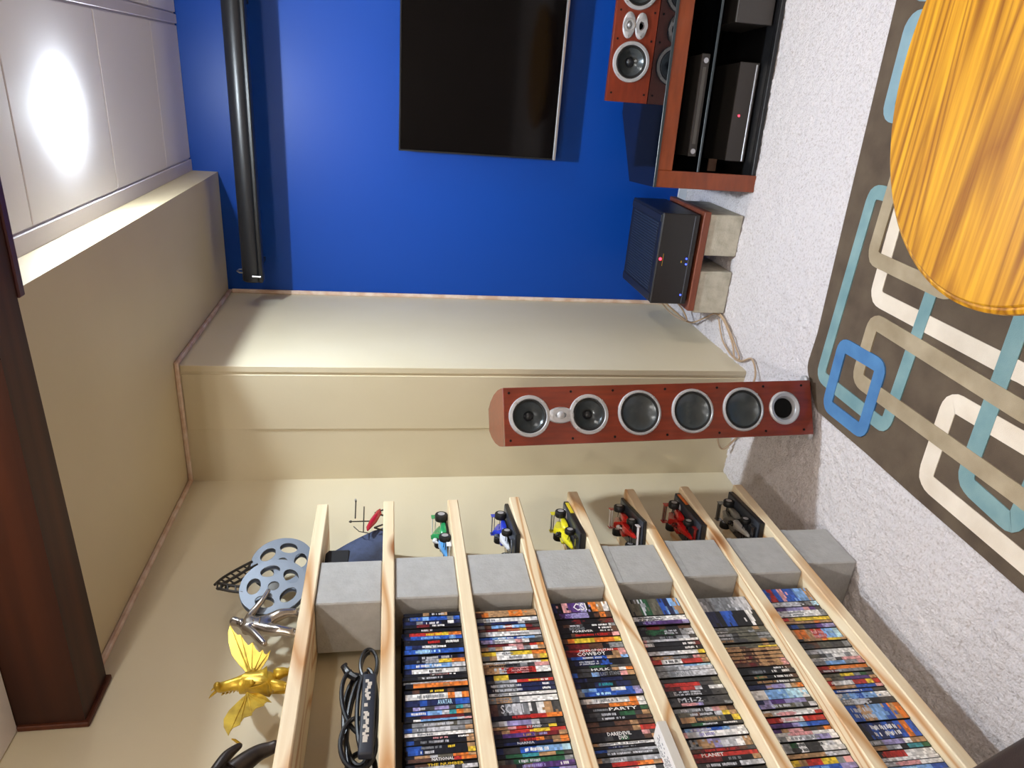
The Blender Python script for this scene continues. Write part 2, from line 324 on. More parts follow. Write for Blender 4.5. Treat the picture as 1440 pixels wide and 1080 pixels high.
# ---------------------------------------------------------------- projection screen tube
ps = empty('projection_screen', (-1.0, 3.5, 2.268)); tag(ps, 'long black roll-up projection screen tube high on the blue wall', 'projection screen')
MB().lathe([(.0, 0), (.045, 0), (.05, .004), (.05, 2.6), (0, 2.6)], axis='x', n=28).build('tube', m_metal, ps, True)
MB().bbox(0, -.05, -.052, 2.6, .012, -.03, .006).build('case_rail', m_black, ps)
for x in (.05, 1.235, 2.5):
    MB().tube([(x, .02, .04), (x, .01, .066), (x, -.02, .070), (x, -.044, .056), (x, -.048, .04)], .004).build('hook', m_silver, ps, True)
    MB().bbox(x-.012, -.005, -.02, x+.012, .248, .02, .003).build('bracket', m_black, ps)
MB().tube([(.035, -.055, -.005), (.035, -.058, -.045)], .005).build('pull_knob', m_silver, ps, True)
# ---------------------------------------------------------------- speakers
def driver(root, x, z, r, kind='woofer', y=0):
    """silver-ringed cone driver on a baffle at local y (front looks to -y)"""
    q_ = .86 if kind == 'woofer' else .80
    fr = MB().lathe([(r*q_, -.004), (r*q_, .006), (r*(q_+.04), .010), (r*.97, .009), (r, .004), (r, -.004)], (x, y, z), 'y', 40, cap=False).build('frame_ring', m_silverp, root, True)
    if kind == 'woofer':
        MB().lathe([(r*.88, .004), (r*.84, .009), (r*.78, .008), (r*.75, .002)], (x, y, z), 'y', 40, cap=False).build('surround', m_rubber, fr, True)
        MB().lathe([(r*.76, .004), (r*.6, -.004), (r*.35, -.011), (r*.15, -.013), (0, -.0135)], (x, y, z), 'y', 40, cap=False).build('cone', m_cone, fr, True)
    else:
        MB().lathe([(r*.82, .004), (r*.76, .008), (r*.70, .006), (r*.67, .0)], (x, y, z), 'y', 40, cap=False).build('surround', m_rubber, fr, True)
        MB().lathe([(r*.68, .002), (r*.5, -.012), (r*.24, -.024), (0, -.026)], (x, y, z), 'y', 40, cap=False).build('cone', m_cone, fr, True)
        MB().lathe([(r*.24, -.024), (r*.22, -.012), (r*.14, -.004), (0, -.001)], (x, y, z), 'y', 24, cap=False).build('dust_cap', m_metal, fr, True)
    s = MB()
    for k in range(4):
        a = R(45+90*k); s.lathe([(0, .012), (.0035, .012), (.0035, .008)], (x+r*.94*math.cos(a), y, z+r*.94*math.sin(a)), 'y', 6)
    s.build('screws', m_silver, fr)['kind'] = 'stuff'
def tweeter(root, x, z, rx, rz, port=False):
    p = MB().lathe([(0, 0), (.97, 0), (1, .003), (.9, .008), (.55, .009), (.5, .006)] if 0 else [(1, 0), (.98, .006), (.88, .009), (.40, .009)], (0, 0, 0), 'y', 36, cap=False)
    p.v = [(x+a*rx, (b if abs(b) > 0 else 0), z+c*rz) for a, b, c in p.v]
    pl = p.build('face_plate', m_silverp, root, True)
    q = rz*.62
    if port:
        MB().lathe([(min(rx,rz)*.95, .0095), (q*.95, .007), (q*.72, -.01), (q*.7, -.03)], (x, 0, z), 'y', 28, cap=False).build('port_flare', m_silverp, pl, True)
        MB().lathe([(q*.71, -.012), (0, -.012)], (x, 0, z), 'y', 24).build('port_hole', m_hole, pl)
    else:
        MB().lathe([(min(rx,rz)*.95, .0095), (q*.9, .008), (q*.62, .0)], (x, 0, z), 'y', 28, cap=False).build('waveguide', m_silver, pl, True)
        MB().lathe([(q*.64, .0), (q*.5, .008), (q*.28, .013), (0, .015)], (x, 0, z), 'y', 20, cap=False).build('dome', m_silverp, pl, True)
    s = MB()
    for k in ((0, 1), (0, -1)) if rz > rx else ((1, 0), (-1, 0)):
        s.lathe([(0, .011), (.003, .011), (.003, .008)], (x+k[0]*rx*.82, 0, z+k[1]*rz*.82), 'y', 6)
    s.build('screws', m_silver, pl)['kind'] = 'stuff'
def peg(root, x, z):
    MB().lathe([(.0045, -.001), (.0045, .002), (.003, .0025), (.0028, .0005), (0, .0005)], (x, 0, z), 'y', 10).build('grille_socket', m_hole, root)
ts = empty('tower_speaker', (-1.045, 2.163, .0145), R(28.4), R(-1.7)); tag(ts, 'tall cherry tower speaker standing in front of the beige corner', 'speaker')
H0, H1 = .022, 1.197
side = [(-.098, .029), (-.104, .06), (-.103, .15), (-.092, .25), (-.07, .34), (-.045, .40)]
plan = side+[(-a, b) for a, b in side[::-1]]
cab = MB().prism(plan, H0, H1-.002).build('cabinet', m_cherry, ts, True, ang=50)
baffle(.101, H0, H1, [(0, 1.108, .066, .066), (0, .996, .014, .018), (0, .893, .064, .064), (0, .704, .073, .073), (0, .501, .073, .073), (0, .302, .073, .073), (0, .135, .05, .05)], m_cherry, ts)
driver(ts, 0, 1.108, .074, 'mid'); tweeter(ts, 0, .996, .029, .050); driver(ts, 0, .893, .072, 'mid')
for z in (.704, .501, .302): driver(ts, 0, z, .0815)
ft = MB().lathe([(.062, 0), (.062, .005), (.056, .010), (.045, .006), (.037, -.01), (.036, -.03)], (0, 0, .135), 'y', 36, cap=False).build('port_flare', m_silverp, ts, True)
MB().lathe([(.037, -.008), (0, -.008)], (0, 0, .135), 'y', 30).build('port_hole', m_hole, ft)
for z in (1.178, .955, .80, .602, .40, .215, .06):
    for x in (-.083, .083): peg(ts, x, z)
for x in (-.085, .085):
    for y in (.04, .3):
        xx_ = x*(.95 if y < .2 else .75)
        a = MB().lathe([(.0, 0), (.008, .0), (.014, .006), (.021, .012), (.022, .022), (.016, .028), (0, .028)], (xx_*1.26, y, 0), 'z', 18).build('foot', m_silverp, ts, True)
# centre speaker
CX, CY, CZ = .25, 3.24, .478
cs = empty('centre_speaker', (CX, CY, CZ)); tag(cs, 'wide cherry centre speaker lying on the glass topped stand', 'speaker')
MB().prism([(.029, 0), (.30, .0), (.30, .07), (.22, .125), (.13, .160), (.06, .180), (.029, .184)], -.302, .302, 0).build('cabinet', M('cherry_dark', srgb(110,42,28), .3, coat=.4), cs, True, ang=50)
baffle(.305, 0, .188, [(-.142, .097, .074, .074), (.142, .097, .074, .074), (0, .127, .015, .015), (0, .072, .015, .015)], m_cherryx, cs)
driver(cs, -.142, .097, .083, 'mid'); driver(cs, .142, .097, .083, 'mid')
tweeter(cs, 0, .127, .052, .028); tweeter(cs, 0, .072, .052, .028, True)
for x in (-.27, -.055, .055, .27):
    for z in (.018, .17): peg(cs, x, z) if abs(x) > .1 or 1 else None
# ---------------------------------------------------------------- television stand
st = empty('television_stand', (-.384, 3.005, 0), R(3.65)); tag(st, 'wood framed media stand with black glass top and shelves', 'media stand')
SW = 1.36
plan = [(0, 0), (SW, 0), (SW, .33), (SW-.3, .56), (.31, .56), (0, .33)]
MB().prism(plan, .466, .476).build('glass_top', m_glass, st)
MB().bbox(-.001, -.003, .464, SW+.001, .001, .4765, .001).build('top_edge', m_glassedge, st)
fr = MB()
fr.bbox(0, 0, .0, .072, .03, .466, .003).build('stile', m_stand, st); MB().bbox(SW-.072, 0, 0, SW, .03, .466, .003).build('stile', m_stand, st)
MB().bbox(.072, 0, .398, SW-.072, .03, .466, .003).build('top_rail', m_stand, st)
MB().bbox(.072, .004, .005, SW-.072, .03, .022, .002).build('bottom_rail', m_black, st)
MB().prism([(0, .03), (.012, .03), (.012, .325), (.315, .55), (SW-.315, .55), (SW-.012, .325), (SW-.012, .03), (SW, .03), (SW, .33), (SW-.3, .56), (.31, .56), (0, .33)], .01, .464).build('rear_panel', m_black, st)
MB().prism([(.014, .032), (SW-.014, .032), (SW-.014, .32), (SW-.32, .545), (.32, .545), (.014, .32)], .012, .022).build('floor_panel', m_black, st)
MB().prism([(.014, .034), (SW-.014, .034), (SW-.014, .32), (SW-.32, .545), (.32, .545), (.014, .32)], .262, .270).build('glass_shelf', m_glass, st)
MB().bbox(.014, .030, .261, SW-.014, .034, .271, .001).build('shelf_edge', m_glassedge, st)
MB().prism([(.07, .30), (.36, .30), (.36, .31), (.07, .31)], .06, .10).build('cable_cover', M('skin_tan', srgb(190,150,130), .6), st)
m_dkbox = M('dark_component', srgb(48,44,42), .45)
def component(name, loc, w, d, h, lab, rz=3.65):
    c = empty(name, loc, R(rz)); tag(c, lab, 'stereo component')
    MB().bbox(0, .01, .008, w, d, h, .003).build('case', m_dkbox, c)
    MB().bbox(-.002, 0, .008, w+.002, .012, h+.001, .002).build('front_panel', M('dark_panel', srgb(58,54,52), .4), c)
    for x in (.03, w-.03):
        for y in (.03, d-.03): MB().lathe([(.012, 0), (.012, .008)], (x, y, 0), 'z', 12).build('foot', m_rubber, c)
    return c
c1 = component('amplifier', (-.262, 3.098, .0225), .405, .25, .098, 'dark amplifier with a glowing red light inside the stand')
MB().bbox(.0, -.004, .016, .40, .001, .024, .001).build('trim_line', m_silver, c1)
MB().ball((.19, -.001, .068), .0045).build('power_light', m_red, c1, True)
c2 = component('disc_player', (-.25, 3.062, .2705), .41, .24, .045, 'slim grey disc player on the glass shelf of the stand')
for x in (.02, .385): MB().lathe([(0, .006), (.011, .006), (.011, 0)], (x, 0, .027), 'y', 16).build('knob', m_silver, c2, True)
MB().bbox(.05, -.002, .02, .36, .001, .036, .001).build('display_window', M('grey_panel', srgb(96,94,90), .3, metal=.4), c2)
c3 = component('receiver', (.29, 3.09, .0225), .42, .28, .17, 'tall dark receiver with a large knob, right side of stand')
MB().lathe([(0, .02), (.02, .02), (.024, 0)], (.13, 0, .09), 'y', 24).build('volume_knob', m_metal, c3, True)
# ---------------------------------------------------------------- power amplifier on blocks
for x0, x1, lab in ((-.686, -.496, 'concrete block carrying board, the one nearer the television stand'), (-.966, -.762, 'concrete block carrying board, the one nearer the beige wall')):
    b = empty('concrete_block', ((x0+x1)/2, 3.045, .003)); tag(b, lab, 'concrete block', 'concrete blocks under the power amplifier')
    w = (x1-x0)/2
    MB().bbox(-w, 0, 0, w, .39, .162, .004).build('block_body', m_concd, b)
bo = empty('plinth_board', (-.72, 3.04, .166)); tag(bo, 'reddish brown board lying across two concrete blocks', 'board')
MB().bbox(-.235, -.004, 0, .235, .44, .033, .003).build('plank', M('plinth_wood', srgb(126,66,44), .5, noise=(12, srgb(100,50,34), .4, .7), stretch=(.3, 3, 3)), bo)
pa = empty('power_amplifier', (-.711, 3.04, .200)); tag(pa, 'large black power amplifier with blue and red lights', 'amplifier')
MB().bbox(-.211, .012, .016, .211, .44, .190, .004).build('case', m_black, pa)
MB().bbox(-.212, 0, .014, .212, .014, .191, .004).build('front_panel', M('dark_face', srgb(36,33,32), .35), pa)
v = MB()
for k in range(26): v.bbox(-.16+k*.0125, .05, .189, -.1525+k*.0125, .40, .1925, .001)
tag(v.build('vent_ribs', M('vent_grey', srgb(36,44,58), .4), pa), kind='stuff')
for x in (-.2, .168): MB().bbox(x, .02, .189, x+.032, .435, .194, .002).build('side_rail', m_metal, pa)
MB().bbox(-.205, -.003, .036, .205, .001, .040, .001).build('trim_line', M('line_grey', srgb(96,98,104), .3, metal=.6), pa)
for x in (-.19, .19):
    for y in (.04, .4): MB().lathe([(.016, 0), (.018, .014)], (x, y, .001), 'z', 14).build('foot', m_rubber, pa)
MB().lathe([(0, .004), (.0065, .004), (.0065, -.002)], (.003, 0, .176), 'y', 12).build('power_light', m_red, pa, True)
MB().bbox(-.03, -.0015, .162, .028, .0, .164, .0005).build('gold_line', m_gold, pa)
MB().bbox(-.012, -.0015, .068, -.002, .0, .074, .0005).build('gold_mark', m_gold, pa)
for x, z in ((.008, .048), (-.018, .046), (-.166, .047)): MB().lathe([(0, .003), (.004, .003), (.004, -.002)], (x, 0, z), 'y', 10).build('status_light', m_bled, pa, True)
# ---------------------------------------------------------------- cables
def smooth(pts, n=8):
    out = []; P = [Vector(p) for p in pts]
    for i in range(len(P)-1):
        a, b, c, d = P[max(i-1, 0)], P[i], P[i+1], P[min(i+2, len(P)-1)]
        for k in range(n):
            t = k/n; out.append(.5*((2*b)+(c-a)*t+(2*a-5*b+4*c-d)*t*t+(3*b-a-3*c+d)*t**3))
    return out+[P[-1]]
m_cable = M('beige_cable', srgb(176,150,122), .5)
tag(MB().tube(smooth([(-.93, 3.42, .262), (-.985, 3.35, .215), (-1.06, 3.33, .12), (-1.10, 3.30, .05), (-1.04, 3.2, .02), (-.985, 3.1, .02), (-.99, 3.0, .018), (-1.06, 2.88, .016), (-1.115, 2.83, .016), (-1.10, 2.76, .016), (-1.06, 2.68, .016), (-1.12, 2.6, .03), (-1.2, 2.56, .1), (-1.22, 2.53, .16)]), .0045, 8).build('speaker_cable', m_cable, None, True), 'beige speaker cable from black amplifier to the tower speaker', 'cable')
tag(MB().tube(smooth([(-.935, 3.38, .258), (-1.0, 3.44, .2), (-1.09, 3.46, .11), (-1.105, 3.36, .075), (-1.07, 3.26, .09), (-1.0, 3.25, .14), (-.96, 3.28, .19), (-.975, 3.33, .16)]), .0042, 8).build('speaker_cable', m_cable, None, True), 'beige cable coiled beside the black amplifier against beige wall', 'cable')
tag(MB().tube(smooth([(-1.0, 3.06, .016), (-1.08, 2.98, .016), (-1.135+.02, 2.86, .016), (-1.1, 2.79, .016), (-1.05, 2.86, .018), (-.99, 2.98, .018), (-.97, 3.06, .018)]), .0042, 8).build('speaker_cable', m_cable, None, True), 'beige cable loop lying on the carpet by concrete block', 'cable')
tag(MB().tube(smooth([(-1.26, 2.56, .2), (-1.38, 2.66, .13), (-1.50, 2.70, .075), (-1.525, 2.70, .045), (-1.48, 2.69, .014), (-1.40, 2.64, .012), (-1.28, 2.585, .014)]), .0042, 8).build('speaker_cable', m_cable, None, True), 'thin beige cable loop behind the tower speaker', 'cable')
for k, x in enumerate((-.46, -.44)):
    tag(MB().tube(smooth([(x, 3.733, .03), (x+.004, 3.69, .014), (x+.01, 3.64, .012), (x+.08, 3.59, .014)]), .0045, 6).build('loose_cable', m_rubber, None, True), ['dark cord on carpet behind stand, the left one', 'dark cord on carpet behind stand, the right one'][k], 'cable', 'dark cables by the blue wall')
# ---------------------------------------------------------------- rug
def rounded(pts, r, closed=True, n=5):
    P = [Vector(p) for p in pts]; out = []
    for i, p in enumerate(P):
        if not closed and i in (0, len(P)-1): out.append(p); continue
        a, b = P[i-1], P[(i+1) % len(P)]; u = (a-p).normalized()*min(r, (a-p).length*.45); w = (b-p).normalized()*min(r, (b-p).length*.45)
        for k in range(n+1):
            t = k/n; out.append((1-t)**2*(p+u)+2*t*(1-t)*p+t*t*(p+w))
    return out
def pile(name, c1, c2, sc=10): return M(name, srgb(*c1), .9, noise=(sc, srgb(*c2), .3, .7), bump=(500, .5, .003))
m_rug = pile('rug_brown', (98, 84, 68), (76, 62, 50)); m_teal = pile('rug_teal', (132, 162, 164), (104, 140, 146))
m_cream = pile('rug_cream', (232, 220, 204), (216, 202, 184)); m_taupe = pile('rug_taupe', (176, 160, 134), (150, 134, 108)); m_rblue = pile('rug_blue', (82, 132, 180), (62, 108, 160)); m_lblue = pile('rug_light_blue', (140, 168, 178), (120, 152, 166))
rug = empty('area_rug', (0, 1.2, 0)); tag(rug, 'dark brown rug with interlocking teal, cream, taupe and blue outlines', 'rug')
out = rounded([(1.6, 2.345), (.32, 2.322), (-.42, 2.292), (-.79, 2.276), (-.93, 2.288), (-.985, 2.240), (-1.058, 2.168), (-1.064, 2.03), (-1.068, 1.857), (-1.080, 1.62), (-1.096, 1.18), (-1.10, -.5), (1.6, -.5)], .03)
MB().prism([(p.x, p.y-1.2) for p in out], .0, .014).build('rug_pile', m_rug, rug)
def band(pts, w, z, mat, r=.036, closed=True):
    P = [Vector((p[0], p[1]-1.2)) for p in pts]; C = rounded(P, r, closed); n = len(C); L_, R_ = [], []
    for i, p in enumerate(C):
        a = C[i-1] if (closed or i) else p; b = C[(i+1) % n] if (closed or i < n-1) else p
        t = (b-a).normalized(); nn = Vector((-t.y, t.x)); k = w/2*(1+rng.uniform(-.03, .03)); L_.append(p+nn*k); R_.append(p-nn*k)
    m = MB(); vs = [(p.x, p.y, .0135) for p in L_]+[(p.x, p.y, .0135) for p in R_]+[(p.x, p.y, z) for p in L_]+[(p.x, p.y, z) for p in R_]
    fs = []
    for i in range(n if closed else n-1):
        j = (i+1) % n; fs += [(2*n+i, 2*n+j, 3*n+j, 3*n+i), (i, 2*n+i, 2*n+j, j)[::-1], (n+i, n+j, 3*n+j, 3*n+i)]
    m.add(vs, fs); return m.build('pattern_band', mat, rug)
band([(-.376, 2.027), (-.572, 2.024), (-.588, 1.412), (-.60, .9), (-.1, .9), (-.1, 2.03)], .054, .0165, m_cream)
band([(-.746, .95), (-.748, 1.593), (-1.010, 1.588), (-1.035, .95)], .056, .0165, m_cream)
band([(-.2, 1.475), (-.936, 1.458), (-.958, 1.271), (-.2, 1.262)], .054, .0175, m_teal)
band([(-.25, 2.175), (-.928, 2.190), (-.944, 1.802), (-.25, 1.785)], .048, .0178, m_teal)
band([(-.679, .85), (-.675, 1.37), (-.644, 1.994), (-.855, 1.994), (-.876, 1.282), (-.88, .85)], .054, .0186, m_taupe)
band([(-.1, 2.085), (-.455, 2.092), (-.47, 1.72), (-.1, 1.70)], .05, .0184, m_taupe)
band([(-.773, 2.112), (-1.010, 2.107), (-1.011, 1.894), (-.770, 1.896)], .050, .0194, m_rblue, .03)
band([(-.012, 2.212), (.262, 2.216), (.262, 1.85), (-.012, 1.85)], .052, .0178, m_lblue)
band([(.335, 2.222), (.9, 2.23), (.9, 1.4), (.335, 1.4)], .052, .0178, m_lblue)
band([(.5, 2.1), (1.2, 2.1), (1.2, .6), (.5, .6)], .054, .0186, m_cream)
# ---------------------------------------------------------------- oak coffee table
tb = empty('coffee_table', (.1, 1.217, .0145)); tag(tb, 'oval golden oak coffee table standing on the patterned rug', 'table')
A, B, HT = .46, .395, .4355
top = MB().lathe([(0, -.032), (.965, -.032), (.992, -.028), (1.0, -.020), (.995, -.011), (.978, -.0065), (.968, -.007), (.966, -.003), (.958, 0), (0, 0)], (0, 0, 0), 'z', 96)
top.v = [(a*A, b*B, c+HT) for a, b, c in top.v]; top.build('tabletop', m_oak, tb, True, ang=25)
ap = MB().lathe([(.86, -.09), (.86, -.031), (.83, -.031), (.83, -.09)], (0, 0, 0), 'z', 64); ap.v = [(a*A, b*B, c+HT) for a, b, c in ap.v]; ap.build('apron', m_oak, tb, True)
MB().lathe([(.07, .10), (.075, .14), (.05, .18), (.06, .25), (.045, .32), (.09, .40), (.09, HT-.031)], (0, 0, 0), 'z', 32).build('pedestal', m_oak, tb, True)
for k in range(4):
    a = R(45+90*k); c, s_ = math.cos(a), math.sin(a)
    MB().tube([(c*.03, s_*.03, .14), (c*.14, s_*.14, .12), (c*.24, s_*.24, .06), (c*.30, s_*.30, .022)], [.032, .03, .026, .021], 12).build('leg', m_oak, tb, True)
# ---------------------------------------------------------------- dark ottoman in the near corner
ot = empty('ottoman', (-1.222, .465, .0145), R(-20)); tag(ot, 'dark brown leather ottoman at the near end of the shelves', 'ottoman')
m_lea = M('dark_leather', srgb(44, 33, 32), .45, bump=(220, .25, .002))
def softbox(hx, hy, z0, z1, r, seg=6):
    bm = bmesh.new(); bmesh.ops.create_cube(bm, size=1)
    for v in bm.verts: v.co = Vector((v.co.x*2*hx, v.co.y*2*hy, z0+(v.co.z+.5)*(z1-z0)))
    bmesh.ops.bevel(bm, geom=list(bm.edges), offset=r, segments=seg, affect='EDGES', profile=.5)
    m = MB(); m.add([tuple(v.co) for v in bm.verts], [[v.index for v in f.verts] for f in (bm.verts.index_update(), bm.faces)[1]]); bm.free(); return m
softbox(.245, .335, .04, .34, .03).build('body', m_lea, ot, True)
softbox(.25, .34, .33, .44, .045).build('cushion', m_lea, ot, True)
for x in (-.2, .2):
    for y in (-.28, .28): MB().lathe([(.016, 0), (.022, .045)], (x, y, 0), 'z', 16).build('foot', m_black, ot)
# ---------------------------------------------------------------- shelves: pine boards on concrete blocks
T = [1.856-.232*i for i in range(8)]
ORD = ['top', 'second', 'third', 'fourth', 'fifth', 'sixth', 'seventh', 'bottom']
FAR = [2.175, 2.185, 2.185, 2.195, 2.22, 2.23, 2.24, 2.245]
for k in range(8):
    L_ = FAR[k]-.74; sh = MB(); n = 10; xf = .118+(.002 if k > 3 else 0)
    sh.bbox(-.118, -L_/2, -.038, xf, L_/2, 0, .003)
    o = sh.build('shelf_board', m_pine, None, loc=(-1.553, FAR[k]-L_/2, T[k]))
    tag(o, '%s pine shelf board resting on concrete blocks' % ORD[k] if k < 7 else 'lowest pine shelf board, resting on blocks near the carpet', 'shelf board', 'pine shelf boards')
bf = [1.862, 1.872, 1.872, 1.880, 1.888, 1.903, 1.905, 1.942]
bx = [-1.447, -1.447, -1.445, -1.444, -1.442, -1.441, -1.441, -1.440]
for k in range(8):
    z0 = T[k]-.232 if k < 7 else .002; z1 = T[k]-.0385
    def blk(y1, lab):
        root = empty('concrete_block', (bx[k]-.097, y1-.0975, z0+.0005)); tag(root, lab, 'concrete block', 'concrete blocks between the shelf boards')
        m = MB(); m.bbox(-.095, -.0975, 0, .097, .0975, z1-z0-.0005, .004); m.build('block_body', m_conc, root)
        h = z1-z0; MB().bbox(.0955, -.0965, h-.026, .0985, .0965, h-.003, .001).build('shade_band', M('concrete_shade_band', srgb(166,166,164), .9, noise=(30, srgb(150,148,146), .4, .7)), root) if k > 3 else None  # darker strip paints the board's shadow across the top of the block
    blk(bf[k], ('grey concrete block directly under the %s shelf board' % ORD[k]) if k < 7 else 'lowest grey concrete block standing on the carpet')
    blk(.945, 'grey concrete block at the near end, under the %s shelf board' % ORD[k] if k < 7 else 'grey concrete block on carpet at the near end of shelves')
# ---------------------------------------------------------------- disc cases
PAL = {'k': (16,15,18), 'n': (24,30,70), 'b': (34,78,175), 'l': (120,165,220), 'w': (235,232,230), 'g': (128,130,134), 'd': (58,56,56), 'r': (185,42,34), 'm': (100,22,24),
       'o': (228,120,40), 'y': (232,196,50), 't': (176,134,92), 'p': (76,44,110), 'v': (150,140,190), 'e': (34,84,50), 'c': (50,140,150), 's': (196,196,202), 'i': (216,150,150), 'x': (84,52,36), 'z': (180,220,240), 'u': (92,88,74)}
CN = {'k': 'black', 'n': 'navy blue', 'b': 'blue', 'l': 'light blue', 'w': 'white', 'g': 'grey', 'd': 'dark grey', 'r': 'red', 'm': 'dark red', 'o': 'orange', 'y': 'yellow', 't': 'tan', 'p': 'purple', 'v': 'lavender', 'e': 'dark green', 'c': 'teal', 's': 'silver', 'i': 'pink', 'x': 'brown', 'z': 'pale blue', 'u': 'olive grey'}
def nth(n):
    one = ['', 'first', 'second', 'third', 'fourth', 'fifth', 'sixth', 'seventh', 'eighth', 'ninth', 'tenth', 'eleventh', 'twelfth', 'thirteenth', 'fourteenth', 'fifteenth', 'sixteenth', 'seventeenth', 'eighteenth', 'nineteenth']
    if n < 20: return one[n]
    return {20: 'twentieth', 30: 'thirtieth'}[n] if n % 10 == 0 else {2: 'twenty-', 3: 'thirty-'}[n//10]+one[n % 10]
